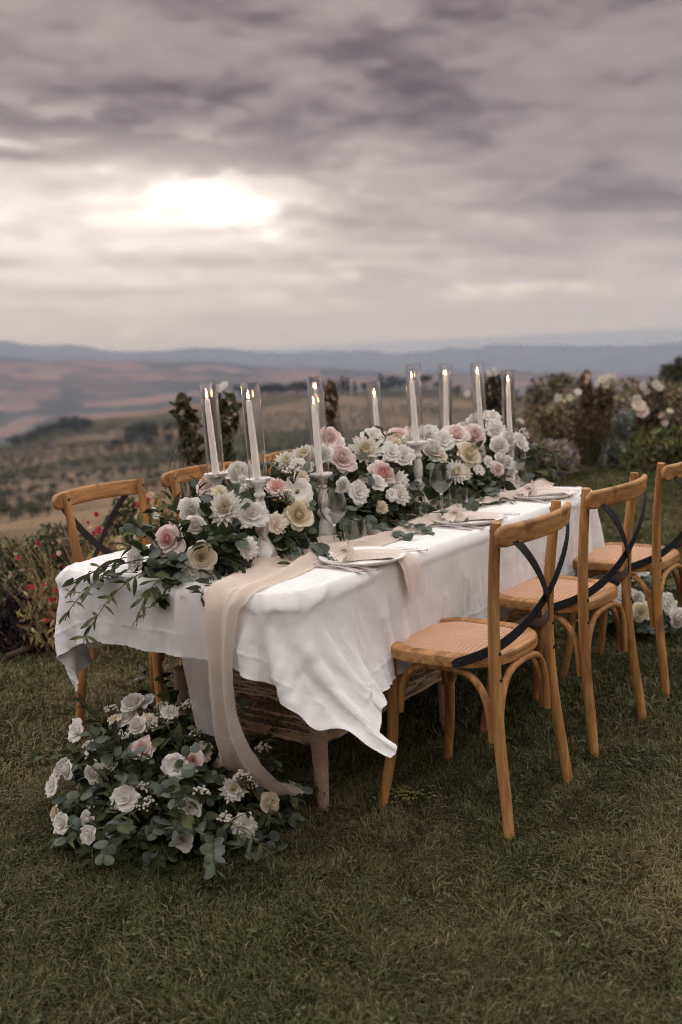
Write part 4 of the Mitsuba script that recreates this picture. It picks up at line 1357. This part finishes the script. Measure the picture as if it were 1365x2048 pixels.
floor_piece('dim mound of leaves with a cream rose on the grass beyond the far right chair', (4.90, 1.86), (.34, .28, .34),
            [('cream', 4.60, 1.688, .116, .050, -.59, -.49, .65), ('lis', 4.74, 1.612, .128, .048, -.15, -.70, .70), ('lis', 4.63, 1.781, .176, .041, -.44, -.19, .88), ('white', 4.74, 1.568, .065, .044, -.14, -.91, .39)], 110, 33, 60, None)

# ------------------------------------------------------------------ place settings
PLATE = smooth_prof([(0, .006), (.088, .006), (.100, .008), (.128, .0165), (.1345, .0185), (.1355, .0170), (.130, .013), (.102, .002), (.085, 0), (0, 0)], 5)


def fork_mesh():
    out = []
    s = np.linspace(0, 1, 24)
    x = .205 * s
    z = .0035 + .006 * np.sin(np.pi * np.clip((s - .1) / .62, 0, 1)) + .006 * np.clip((s - .72) / .1, 0, 1) * np.clip(1 - (s - .72) / .28, 0, 1)
    w = np.interp(s, [0, .06, .30, .58, .66, .74, .80], [.006, .0085, .0065, .0034, .0032, .0098, .0115])
    k = s <= .80
    out.append(sweep(np.stack([x[k], 0 * x[k], z[k]], -1), rrect(1, .0022, .001, 2), up=[0, 0, 1], scale=np.stack([w[k] * 2, np.ones(k.sum())], 1)))
    for t in (-1.5, -.5, .5, 1.5):
        q = np.linspace(.79, 1, 8)
        out.append(sweep(np.stack([.205 * q, np.full(8, t * .0058), np.interp(q, s, z) + .004 * (q - .79) ** 2 * 20], -1), rrect(.0029, .0018, .0008, 2), up=[0, 0, 1]))
    return join(out)


def knife_mesh():
    s = np.linspace(0, 1, 26)
    w = np.interp(s, [0, .05, .40, .46, .52, .85, 1], [.010, .014, .012, .010, .0175, .018, .004])
    h = np.interp(s, [0, .44, .50, 1], [.005, .0055, .0022, .0012])
    return sweep(np.stack([.225 * s, 0 * s, .0045 + 0 * s], -1), rrect(1, 1, .45, 3), up=[0, 0, 1], scale=np.stack([w, h], 1))


FORK, KNIFE = mikit.ply(fork_mesh(), None, smooth=40), mikit.ply(knife_mesh(), None, smooth=40)
PL = mikit.ply(lathe(PLATE[::-1], 72), None, smooth=35)


def wine_glass_mesh():
    o = smooth_prof([(.001, .0), (.036, .0006), (.0365, .0022), (.012, .006), (.0042, .014), (.0036, .045), (.0036, .078), (.006, .088), (.022, .102), (.0395, .124), (.0445, .139), (.0425, .160), (.0365, .190), (.0330, .207)], 4)
    i = smooth_prof([(.0321, .207), (.0356, .190), (.0415, .160), (.0434, .139), (.0384, .125), (.021, .1045), (.006, .0925), (.0002, .0915)], 4)
    return lathe(np.concatenate([o, i]), 64)


def tumbler_mesh():
    return lathe([(.0002, .0), (.0315, .0), (.0345, .003), (.0362, .02), (.0375, .094), (.0368, .0950), (.0361, .094), (.0346, .020), (.0325, .0105), (.0002, .0095)], 64)


WG, TU = mikit.ply(wine_glass_mesh(), None, smooth=50), mikit.ply(tumbler_mesh(), None, smooth=40)


def napkin(x, y, ang, i, label):
    gg = np.random.default_rng(60 + i)
    t = thing('napkin', label, 'napkin', 'knotted napkins on the plates')
    M = trans(x, y, ZT) @ rot([0, 0, 1], ang)
    pts = [(-.055, .012, .036), (-.025, .002, .034), (.02, -.024, .029), (.056, -.062, .024), (.078, -.094, .014), (.084, -.118, -.008), (.080, -.127, -.045), (.070, -.130, -.09), (.056, -.131, -.128)]
    wd = [(.3, 1, .25), (.4, 1, .1), (.7, .8, 0), (.85, .5, 0), (.95, .2, 0), (1, .05, 0), (1, 0, 0), (1, 0, 0), (1, 0, 0)]
    W_ = [.030, .045, .078, .104, .116, .112, .088, .048, .004]
    n_ = 56
    c_ = spline(pts, n_)
    tt = np.linspace(0, 1, n_)
    w_ = np.stack([np.interp(tt, np.linspace(0, 1, len(wd)), np.array(wd)[:, k]) for k in range(3)], -1)
    w_ /= np.linalg.norm(w_, axis=1, keepdims=True)
    nn_ = np.cross(np.gradient(c_, axis=0), w_)
    nn_ /= np.linalg.norm(nn_, axis=1, keepdims=True)
    nn_ *= np.where(nn_[:, 2:3] - .6 * nn_[:, 1:2] < 0, -1, 1)
    sh = runner_strip(c_, w_, np.interp(tt, np.linspace(0, 1, len(W_)), W_), 3.0, np.interp(tt, [0, .2, .6, 1], [.012, .016, .011, .004]), 36, i + 2, nn_)
    # round the gathered part over so that it has body
    s = np.linspace(-1, 1, 36)[None, :, None]
    sh = sh - nn_[:, None] * (np.interp(tt, [0, .25, .5, 1], [.020, .014, .002, 0])[:, None, None] * s ** 2)
    put('tail', (sh.reshape(-1, 3), grid_faces(n_, 36)), 'napkin_linen', t, smooth=True, M=M)
    k_ = []
    for (r1, r2, tilt, ox, oy, oz) in ((.021, .0085, .5, -.058, .014, .040), (.019, .0085, -.35, -.066, .018, .041), (.014, .008, 1.2, -.062, .010, .048)):
        a = np.linspace(0, 2 * np.pi, 37)
        p = np.stack([.30 * r1 * np.cos(a) * tilt, r1 * np.cos(a), r1 * .95 * np.sin(a)], -1) + [ox, oy, oz]
        k_.append(sweep(p, ring(r2, r2 * .7, 9), caps=False))
    k_ = join(k_)
    k_[0][:] += .0035 * (meshkit.fbm(k_[0] * 70, 3, i) - .5)[:, None]
    k_[0][:, 2] = np.maximum(k_[0][:, 2], .013)
    put('knot', k_, 'napkin_linen', t, smooth=True, M=M)
    c4 = spline([(-.066, .018, .038), (-.085, .026, .033), (-.105, .028, .024)], 16)
    s4 = runner_strip(c4, (.15, 1, .35), np.linspace(.024, .052, 16), 3, np.full(16, .012), 26, i + 9, (-.3, 0, 1))
    put('end', (s4.reshape(-1, 3), grid_faces(16, 26)), 'napkin_linen', t, smooth=True, M=M)
    c5 = spline([(-.060, .010, .052), (-.064, .004, .068), (-.072, -.002, .080)], 12)
    s5 = runner_strip(c5, (.5, .8, .1), np.linspace(.020, .034, 12), 3, np.full(12, .008), 20, i + 19, (-.9, 0, .5))
    put('end', (s5.reshape(-1, 3), grid_faces(12, 20)), 'napkin_linen', t, smooth=True, M=M)


ORD = ['nearest', 'middle', 'far']
for i, (x, y, a) in enumerate(((2.622, 1.832, .0), (3.345, 1.868, .06), (3.975, 1.872, -.05))):
    w = f'{ORD[i]} place setting'
    z0 = ZT + .0045
    k = thing('dinner_plate', f'round white dinner plate under a knotted napkin at the {w}', 'plate', 'plates along the right side')
    scene[k] = {**PL, 'bsdf': {'type': 'ref', 'id': 'china'}, 'to_world': T(trans(x, y, z0))}
    napkin(x, y, a, i, f'knotted pale beige napkin on the plate at the {w}')
    for n_, (dx, dy, da) in (('outer', (-.145, -.100, -5)), ('inner', (-.112, -.128, -4))):
        k = thing('fork', f'{n_} steel fork left of the plate at the {w}', 'fork', 'forks beside the plates')
        scene[k] = {**FORK, 'bsdf': {'type': 'ref', 'id': 'steel'}, 'to_world': T(trans(x + dx, y + dy, z0) @ rot([0, 0, 1], math.radians(90 + da) + a) @ scl(1.12))}
    k = thing('knife', f'steel table knife right of the plate at the {w}', 'knife', 'knives beside the plates')
    scene[k] = {**KNIFE, 'bsdf': {'type': 'ref', 'id': 'steel'}, 'to_world': T(trans(x + .196, y - .112, z0) @ rot([0, 0, 1], math.radians(96) + a))}
for i, ((x, y), (x2, y2)) in enumerate((((2.713, 2.0), (2.786, 1.972)), ((3.418, 2.016), (3.509, 1.996)), ((4.084, 2.035), (4.190, 2.055)))):
    k = thing('wine_glass', f'empty clear wine glass at the {ORD[i]} place setting', 'wine glass', 'wine glasses')
    scene[k] = {**WG, 'bsdf': {'type': 'ref', 'id': 'clear_glass'}, 'to_world': T(trans(x, y, ZT + .0065) @ scl(.98, .98, .95))}
    k = thing('water_tumbler', f'empty clear tumbler beside the wine glass at the {ORD[i]} place setting', 'tumbler', 'water tumblers')
    scene[k] = {**TU, 'bsdf': {'type': 'ref', 'id': 'clear_glass'}, 'to_world': T(trans(x2, y2, ZT + .0065))}

# ------------------------------------------------------------------ the flower bed behind the lawn
def spot(px, d):
    return polar(px_az(px), np.asarray(float(d)))


def eye_z(px, py, d):
    """Height of what is seen that far down the view at distance d."""
    return EYE[2] - (py - (722 - .049 * px)) / F_PX * d


def leafcloud(pts, size, color, var, g, up=.3, long=1.0):
    n = len(pts)
    d = g.normal(size=(n, 3)) + [0, 0, up]
    d /= np.linalg.norm(d, axis=1, keepdims=True)
    f = g.normal(size=(n, 3))
    s = np.cross(d, f)
    s /= np.linalg.norm(s, axis=1, keepdims=True)
    u = np.cross(s, d)
    L = size * g.uniform(.6, 1.3, (n, 1)) * long
    W = size * g.uniform(.25, .38, (n, 1))
    v = np.stack([pts - d * L / 2, pts + s * W + u * W * .5, pts + d * L / 2, pts - s * W + u * W * .5], 1)
    k = np.arange(n)[:, None] * 4
    fc = np.concatenate([k + np.array([[0, 1, 2]]), k + np.array([[0, 2, 3]])])
    c = np.asarray(color) * 1.4 * np.exp(g.normal(0, var, (n, 1))) * (1 + g.normal(0, .12, (n, 3)))
    return v.reshape(-1, 3), fc, np.repeat(np.clip(c, .004, .8), 4, 0)


def in_blob(c, r, n, g, shell=.45):
    d = g.normal(size=(n, 3))
    d /= np.linalg.norm(d, axis=1, keepdims=True)
    q = d * (shell + (1 - shell) * g.random((n, 1)) ** .6)
    q *= 1 + .5 * (meshkit.fbm(d * 2.4 + g.uniform(0, 50), 3, 1) - .5)[:, None]
    return np.asarray(c) + (q[:, :1] * r[0]) * RIGHT + (q[:, 1:2] * r[1]) * HEAD + (q[:, 2:] * r[2]) * np.array([0, 0, 1.0])


BLOOM = [mikit.ply(join([petal(.08, .62, .42, .9, 1.26 * k + .3, .2, .05, g=G) for k in range(5)] + [petal(.05, .35, .5, 1.1, 2.09 * k, .08, .04, g=G) for k in range(3)] + [petal(.1, 1.0, .2, .85, 1.26 * k, .2, .05, g=G) for k in range(5)]), None, smooth=True) for q in range(2)]


def shrub(name, label, cat, blobs, leaf, color, var, seed, blooms=(), stems=14, stem_mat='stem', up=.3, long=1.0, group=None, leaf_parts=0):
    """blobs: (px, distance, centre height, half width, half depth, half height, leaves)."""
    gg = np.random.default_rng(seed)
    t = thing(name, label, cat, group)
    vs, cs, st = [], [], []
    for px, d, z, rx, ry, rz, n in blobs:
        c = np.array([*spot(px, d), z])
        p = in_blob(c, (rx, ry, rz), n, gg)
        p = p[p[:, 2] > GZ]
        v_, f_, c_ = leafcloud(p, leaf, color, var, gg, up, long)
        vs.append((v_, f_))
        cs.append(c_)
        for k in range(stems):
            q = p[gg.integers(len(p))]
            b = np.array([c[0] + gg.normal(0, .25 * rx), c[1] + gg.normal(0, .25 * rx), GZ - .05])
            m_ = (b + q) / 2 + gg.normal(0, .06, 3)
            st.append(tube([b, m_, q], [.005, .0035, .0018], 5, 9))
    stuff(put('foliage', join(vs), 'foliage', t, color=np.vstack(cs)))
    stuff(put('branches', join(st), stem_mat, t))
    for i, (px, py, d, r, mat) in enumerate(blooms):
        c = np.array([*spot(px, d), eye_z(px, py, d)])
        put('blossom', BLOOM[i % 2], mat, t, M=trans(*c) @ basis(EYE_DIR(c) + gg.normal(0, .5, 3) + [0, 0, .5], i) @ scl(r * (.62 if r > .03 else .8)))
    return t


OL, DK = (.085, .082, .042), (.050, .050, .028)
shrub('rose_bush', 'dark rose bush with pink red blossoms at the left picture edge', 'rose bush', [(20, 6.3, .12, .42, .35, .26, 2600), (110, 6.2, .20, .20, .2, .26, 900), (180, 6.4, .16, .3, .25, .18, 1200)], .042, (.080, .082, .045), .5, 101,
      [(65, 1075, 6.0, .022, 'petal_red'), (190, 1052, 6.1, .026, 'petal_red'), (180, 1058, 6.1, .02, 'petal_red'), (265, 1068, 6.2, .02, 'petal_blush'), (40, 1160, 5.8, .018, 'petal_red'), (22, 1100, 6.0, .018, 'petal_red'), (105, 1095, 6.0, .015, 'petal_peach')])
bl = [(px, py, 5.1 + .2 * (i % 3), .012 + .004 * (i % 2), ('petal_red', 'petal_red', 'petal_peach')[i % 3]) for i, (px, py) in enumerate([(46, 1160), (52, 1195), (40, 1180), (82, 1187), (95, 1100), (90, 1153), (68, 1156), (108, 1140), (72, 1150), (107, 1200), (115, 1125), (74, 1245), (68, 1228), (134, 1105), (145, 1150), (140, 1257), (172, 1108), (182, 1105), (150, 1208), (185, 1098), (60, 1230), (93, 1168), (205, 1092), (228, 1076), (170, 1036), (188, 1020), (173, 1046), (207, 1048), (190, 1056), (240, 1130), (120, 1172)])]
straw = shrub('flowering_shrub', 'loose straw coloured shrub dotted with small red blossoms behind the left chair', 'shrub', [(150, 5.4, .13, .26, .22, .22, 1500), (95, 5.3, .12, .20, .2, .20, 900), (215, 5.6, .22, .2, .18, .22, 800)], .030, (.24, .185, .095), .5, 102, bl, 26, 'straw_stem', 1.2, 1.9)
gg = np.random.default_rng(77)
st = []
for k in range(260):
    px, d = gg.uniform(70, 320), gg.uniform(5.0, 5.8)
    b = np.array([*spot(px, d), GZ])
    h = gg.uniform(.22, .60)
    a = gg.uniform(0, 6.28)
    tip = b + np.array([math.cos(a) * h * .55, math.sin(a) * h * .55, h])
    st.append(tube([b, (b + tip) / 2 + [0, 0, .10 * h], tip], [.0024, .0020, .0012], 4, 8))
stuff(put('dry_stalk', join(st), 'straw_stem', straw))
shrub('rose_bush', 'green bush seen through the back of the left chair', 'rose bush', [(250, 6.6, .22, .18, .2, .30, 1600)], .040, (.060, .064, .033), .5, 103, [(235, 1085, 6.4, .014, 'petal_red'), (222, 1103, 6.4, .014, 'petal_red')])
shrub('flowering_shrub', 'pale wispy shrub with white and red flowers right of the left chair back', 'shrub', [(312, 5.9, .30, .14, .14, .32, 1100), (345, 6.0, .25, .16, .14, .22, 700)], .030, (.25, .19, .10), .5, 104,
      [(277, 1003, 5.8, .022, 'petal_red'), (300, 985, 5.8, .022, 'petal_peach'), (306, 1015, 5.8, .02, 'petal_white'), (308, 1027, 5.8, .02, 'petal_white'), (272, 1027, 5.8, .02, 'petal_peach'), (330, 1045, 5.8, .02, 'petal_peach'), (296, 992, 5.8, .014, 'petal_red')], 24, 'straw_stem', 1.0, 1.8)
shrub('dark_plant', 'low blackish plant with pale stalks at the lower left edge', 'plant', [(22, 5.35, .05, .16, .15, .20, 900)], .035, (.028, .020, .022), .5, 105, (), 30, 'straw_stem', 1.0, 1.7)
CB = [(378, 6.5, 1.03, .045, .06, .11, 34), (392, 6.5, .86, .07, .08, .17, 60), (398, 6.5, .62, .06, .1, .16, 50), (458, 6.6, 1.0, .09, .1, .16, 95), (445, 6.6, .80, .09, .1, .16, 90), (462, 6.6, .60, .13, .13, .16, 110), (478, 6.6, .40, .10, .1, .18, 150), (425, 6.5, .35, .22, .1, .16, 260)]
tall = shrub('climbing_rose', 'tall dark rose bush with one white bloom behind the left candles', 'rose bush', CB, .062, (.064, .060, .032), .45, 106, [(463, 768, 6.5, .040, 'petal_white'), (452, 775, 6.5, .028, 'petal_white')], 8)
gg = np.random.default_rng(78)
for px, d, z, rx, ry, rz, n in CB[:4]:
    for k in range(26):
        p = in_blob([*spot(px, d), z], (rx, ry, rz), 1, gg, .85)[0]
        M = frame_x(gg.normal(size=3) + [0, 0, -.4], EYE_DIR(p) + gg.normal(0, .6, 3))
        M[:3, :3] *= gg.uniform(.045, .07)
        M[:3, 3] = p
        put('leaf', LEAVES['broad'][k % 3][2], 'leaf_rose', tall, M=M)
shrub('rose_bush', 'low dark bush behind the second candle', 'rose bush', [(548, 6.9, .42, .16, .14, .26, 700), (520, 6.9, .3, .2, .14, .2, 500)], .05, (.055, .048, .026), .45, 107)
shrub('climbing_rose', 'slim reddish leaved rose behind the overlapping candle pair', 'rose bush', [(672, 8.0, .98, .05, .07, .14, 90), (664, 8.0, .76, .075, .07, .16, 120), (655, 8.0, .5, .14, .1, .22, 260), (690, 8.0, .42, .18, .1, .2, 300)], .055, (.085, .055, .028), .45, 108)
shrub('climbing_rose', 'tall dark rose with white blooms behind the tallest right candle', 'rose bush', [(996, 9.2, .93, .10, .12, .18, 260), (988, 9.2, .68, .15, .12, .2, 420), (985, 9.2, .45, .26, .18, .3, 1100)], .055, DK, .5, 109, [(1002, 741, 9.1, .052, 'petal_white'), (990, 745, 9.1, .04, 'petal_white'), (945, 785, 9.1, .04, 'petal_cream'), (966, 800, 9.1, .03, 'petal_cream')])
shrub('bed_shrub', 'brown green low shrubs filling the bed behind the right end of the garland', 'shrub', [(900, 9.6, .2, .5, .25, .28, 1500), (1030, 10.3, .22, .35, .3, .36, 1600)], .05, (.115, .095, .060), .5, 110)
shrub('lavender', 'grey mauve lavender cushion at the lawn edge behind the far tumbler', 'lavender', [(1085, 10.6, .10, .33, .25, .26, 2400), (1125, 10.9, .10, .2, .2, .24, 1300)], .05, (.215, .185, .155), .35, 111, (), 10, 'stem', 1.0, 1.7)
shrub('rose_bush', 'rusty brown leaved bush with white roses right of the candles', 'rose bush', [(1080, 11.6, .30, .30, .25, .34, 1100), (1118, 11.5, .40, .16, .2, .26, 450)], .055, (.150, .112, .066), .5, 112,
      [(1050, 838, 11.2, .05, 'petal_white'), (1068, 862, 11.2, .04, 'petal_cream'), (1126, 791, 11.3, .06, 'petal_white'), (1150, 790, 11.3, .05, 'petal_cream'), (1166, 779, 11.3, .055, 'petal_white'), (1136, 885, 11.2, .04, 'petal_cream')])
shrub('dry_shrub', 'big dusty beige bush with seed heads in the right part of the bed', 'shrub', [(1190, 12.4, .36, .5, .4, .46, 2600), (1240, 12.6, .30, .35, .3, .42, 1500), (1150, 12.2, .12, .3, .3, .34, 1800)], .05, (.195, .160, .108), .5, 113, [(1238, 833, 12.0, .045, 'petal_cream'), (1240, 850, 12.0, .05, 'petal_blush'), (1210, 800, 12.0, .03, 'petal_straw')], 20, 'stem', .8, 1.8)
shrub('climbing_rose', 'rose stems with a round head of cream blooms rising above the bed on the right', 'rose bush', [(1182, 11.6, .78, .06, .06, .22, 300), (1218, 11.6, .72, .10, .08, .16, 350), (1190, 11.7, .45, .2, .15, .3, 600)], .055, (.12, .09, .05), .5, 114,
      [(1205, 762, 11.4, .055, 'petal_white'), (1216, 754, 11.4, .065, 'petal_cream'), (1228, 750, 11.4, .065, 'petal_white'), (1238, 756, 11.4, .06, 'petal_white'), (1222, 763, 11.4, .06, 'petal_cream'), (1236, 748, 11.4, .05, 'petal_blush'), (1186, 748, 11.4, .03, 'petal_peach'), (1184, 758, 11.4, .025, 'petal_peach')])
shrub('sage', 'soft blue grey sage bush in front of the beige bush', 'shrub', [(1270, 11.9, .22, .26, .2, .30, 1700), (1236, 11.6, .02, .16, .14, .24, 900)], .05, (.175, .185, .165), .3, 115, (), 10, 'stem', 1.0, 1.6)
shrub('rose_bush', 'dark rose bush with white blooms close to the right picture edge', 'rose bush', [(1308, 11.4, .60, .16, .14, .24, 900), (1340, 11.4, .50, .3, .2, .32, 900)], .055, (.125, .105, .062), .5, 116,
      [(1296, 766, 11.2, .055, 'petal_white'), (1303, 776, 11.2, .05, 'petal_white'), (1322, 762, 11.2, .06, 'petal_white'), (1330, 768, 11.2, .05, 'petal_cream'), (1288, 803, 11.2, .10, 'petal_cream'), (1296, 815, 11.2, .09, 'petal_blush'), (1284, 792, 11.2, .07, 'petal_blush'), (1332, 820, 11.2, .05, 'petal_peach'), (1350, 812, 11.2, .05, 'petal_cream'), (1340, 835, 11.2, .05, 'petal_blush')])
shrub('rosemary', 'bushy yellow green cushion at the lawn edge by the right picture edge', 'shrub', [(1335, 11.3, .10, .38, .3, .34, 3200), (1300, 11.2, .0, .2, .2, .26, 1200)], .055, (.125, .125, .058), .45, 117, (), 10, 'stem', 1.1, 1.9)
shrub('hedge_bush', 'blurred dark round bush behind the right part of the bed', 'bush', [(1130, 16, .30, .55, .5, .55, 1600)], .09, (.095, .086, .056), .5, 118)
shrub('hedge_bush', 'low olive hedge behind the blue grey sage', 'bush', [(1290, 15.5, .2, 1.3, .5, .55, 3000)], .08, (.15, .125, .08), .5, 119)
P0, P1 = np.array([3.02, 4.20, GZ + .025]), np.array([3.40, 4.14, GZ + .03])
k = put('fallen_branch', tube([P0, (P0 + P1) / 2 + [0, 0, .012], P1], [.014, .017, .013], 9, 14), 'bark', smooth=50)
tag(k, 'thin brown branch lying at the edge of the lawn on the left', 'branch')

# ------------------------------------------------------------------ trees on the hillside


def ground_z(px, D):
    az = px_az(px)
    A, Dd = np.array([az]), np.array([float(D)])
    z = terrain_height(A, Dd)[0]
    x, y = polar(A, Dd)[0]
    w = min(max((D - 300) / 900, 0), 1)
    if D > 320:
        z += w * D * .011 * (meshkit.fbm(np.array([[x / 700, y / 700, 0]]), 5, 4)[0] - .5)
    return np.array([x, y, z])


def crown(kind, g):
    if kind == 'cypress':
        n = 420
        t = g.random(n)
        a = g.uniform(0, 6.28, n)
        r = .13 * np.sin(np.pi * np.clip(t * .86 + .1, 0, 1)) ** .8 * g.uniform(.5, 1.1, n)
        p = np.stack([r * np.cos(a), r * np.sin(a), .04 + .96 * t], -1)
        return leafcloud(p, .075, (.030, .035, .022), .4, g, 1.2, 1.4)
    n = 380 if kind == 'oak' else 240
    cen = [(g.normal(0, .17), g.normal(0, .17), g.uniform(.42, .80)) for _ in range(6)]
    p = []
    for c in cen:
        d = g.normal(size=(n // 6, 3))
        d /= np.linalg.norm(d, axis=1, keepdims=True)
        p.append(np.array(c) + d * g.uniform(.5, 1, (n // 6, 1)) * np.array([.25, .25, .20]))
    col = (.042, .044, .027) if kind == 'oak' else (.066, .070, .046)
    return leafcloud(np.vstack(p), .12, col, .4, g)


gt = np.random.default_rng(91)
TREE = {}
for kd in ('olive', 'oak', 'cypress'):
    TREE[kd] = []
    for q in range(4):
        v_, f_, c_ = crown(kd, gt)
        tr = join([tube([(0, 0, -.08), (.02, .01, .2), (0, 0, .55)], [.05, .035, .02], 6, 6), tube([(.01, 0, .22), (.1, .05, .4), (.16, .08, .6)], [.025, .018, .01], 5, 5), tube([(.01, 0, .25), (-.08, -.04, .42), (-.14, .05, .58)], [.022, .016, .01], 5, 5)]) if kd != 'cypress' else tube([(0, 0, -.08), (0, 0, .5)], [.03, .012], 6, 4)
        TREE[kd].append((mikit.ply((v_, f_), None, color=c_), mikit.ply(tr, None), (v_, f_, c_), tr))


def tree(name, kd, px, D, h, i, label, group, wide=1.0):
    t = thing(name, label, 'tree', group)
    M = trans(*ground_z(px, D)) @ rot([0, 0, 1], i * 2.1) @ scl(h * wide, h * wide, h)
    cr, tr, _, _ = TREE[kd][i % 4]
    put('crown', cr, 'foliage', t, M=M)
    put('trunk', tr, 'bark', t, M=M)


i = 0
for px, D, h in ((262, 560, 8.5), (272, 565, 9), (283, 570, 10), (294, 575, 10.5), (303, 580, 10), (313, 590, 9.5), (322, 590, 8), (655, 800, 11), (664, 800, 9), (676, 805, 11), (688, 800, 10), (698, 805, 13), (708, 805, 12), (722, 800, 10), (774, 820, 14), (1066, 760, 9)):
    i += 1
    tree('cypress_tree', 'cypress', px, D, h, i, 'narrow dark cypress in the clump on the left hillside' if px < 450 else 'narrow dark cypress in the row on the crest behind the middle candles', 'cypresses in the left clump' if px < 450 else 'cypresses on the crest behind the candles', 1.15)
for px, D, h in ((96, 560, 4.5), (352, 600, 9), (338, 600, 6), (372, 590, 7), (240, 520, 6), (228, 500, 4.5), (250, 515, 5), (306, 520, 5.5), (345, 540, 6), (385, 560, 6), (150, 520, 4), (800, 800, 14), (812, 790, 12), (845, 800, 14), (862, 790, 13), (740, 810, 9), (760, 800, 8), (785, 780, 11), (890, 780, 9), (925, 760, 9), (1035, 740, 9), (1090, 720, 8), (960, 770, 8), (1048, 700, 7), (1010, 730, 8)):
    i += 1
    tree('oak_tree', 'oak', px, D, h, i, 'round dark tree on the left hillside' if px < 450 else 'round dark tree on the crest behind the candles', 'round trees on the left hillside' if px < 450 else 'round trees on the crest behind the candles', 1.1)
for k in range(64):
    px = 36 + k * 3.9 + gt.normal(0, 3) if k < 40 else 500 + (k - 40) * 5.6 + gt.normal(0, 3)
    D = 700 + gt.normal(0, 18) if k < 40 else 838 + gt.normal(0, 12)
    i += 1
    tree('oak_tree', 'oak', px, D, gt.uniform(4.5, 7.5) if k < 40 else gt.uniform(8, 12), i, 'tree of the dark belt along the left brow of the near hill' if k < 40 else 'tree of the dark belt along the crest behind the candle pair', 'trees of the left belt' if k < 40 else 'trees of the belt behind the candles', 1.35)
olives = []
az0, az1 = px_az(-30), px_az(900)
row = np.array([math.cos(math.radians(71)), math.sin(math.radians(71))])
per = np.array([-row[1], row[0]])
for a in np.arange(-160, 160):
    for b in np.arange(-160, 160):
        xy = row * a * 5.4 + per * b * 8.2 + gt.normal(0, .5, 2)
        D = math.hypot(*xy)
        x_, y_ = xy @ HEAD[:2], xy @ RIGHT[:2]
        if not 150 < D < 690 or x_ < 0:
            continue
        az = math.atan2(y_, x_)
        px = 682.5 + math.tan(az) * F_PX
        if not -30 < px < 900 or gt.random() < .12:
            continue
        if meshkit.fbm(np.array([[xy[0] / 130, xy[1] / 130, 3.0]]), 3, 2)[0] < .36:
            continue
        py = (722 - .049 * px) + (EYE[2] - ground_z(px, D)[2]) / D * F_PX
        if py > (1100 if px < 110 else 985 if px < 330 else 930 if px < 640 else 860):
            continue
        olives.append((D, px))
olives.sort()
for n_, (D, px) in enumerate(olives[:290]):
    i += 1
    tree('olive_tree', 'olive', px, D, 2.6 * gt.uniform(.75, 1.25), i, 'small grey green olive tree in the rows on the slope', 'olive trees in rows on the slope', 1.25)
far_v, far_c = [], []
for D, px in olives[290:]:
    v_, f_, c_ = TREE['olive'][int(gt.integers(4))][2]
    keep = gt.permutation(len(v_) // 4)[:110]
    vi = (keep[:, None] * 4 + np.arange(4)).ravel()
    kk = np.arange(110)[:, None] * 4
    M = trans(*ground_z(px, D)) @ rot([0, 0, 1], gt.uniform(0, 6)) @ scl(3.3 * gt.uniform(.75, 1.25))
    far_v.append(moved((v_[vi], np.concatenate([kk + np.array([[0, 1, 2]]), kk + np.array([[0, 2, 3]])])), M))
    far_c.append(c_[vi])
if far_v:
    k = put('olive_grove', join(far_v), 'foliage', color=np.vstack(far_c))
    tag(k, 'rows of olive trees far down the slope', 'olive grove', kind='stuff')
for k, (a_, d_, h_) in enumerate(((150, 13, 7.5), (163, 12, 8.5), (176, 12.5, 8), (189, 12, 9), (202, 13, 8), (216, 14, 7.5), (232, 15, 8), (128, 15, 7.5))):  # trees added out of view to deepen shadows and darken the glass reflections
    t = thing('garden_oak', 'broad dark tree added out of view behind the camera to block low sky', 'tree', 'unseen trees added behind the camera')
    a_ = math.radians(a_) + YAW
    M = trans(d_ * math.cos(a_), d_ * math.sin(a_), GZ) @ rot([0, 0, 1], k * 1.3) @ scl(h_)
    cr, tr, _, _ = TREE['oak'][k % 4]
    put('crown', cr, 'foliage', t, M=M)
    put('trunk', tr, 'bark', t, M=M)
big = shrub('garden_tree', 'dark leafy tree rising at the right picture edge behind the bed', 'tree', [(1362, 26, .10, .42, .5, .50, 1500), (1390, 26, .1, .5, .7, .7, 1600)], .12, (.060, .062, .038), .5, 130, (), 10, 'bark')
labels[big] = {'label': 'dark leafy tree rising at the right picture edge behind the bed', 'category': 'tree'}
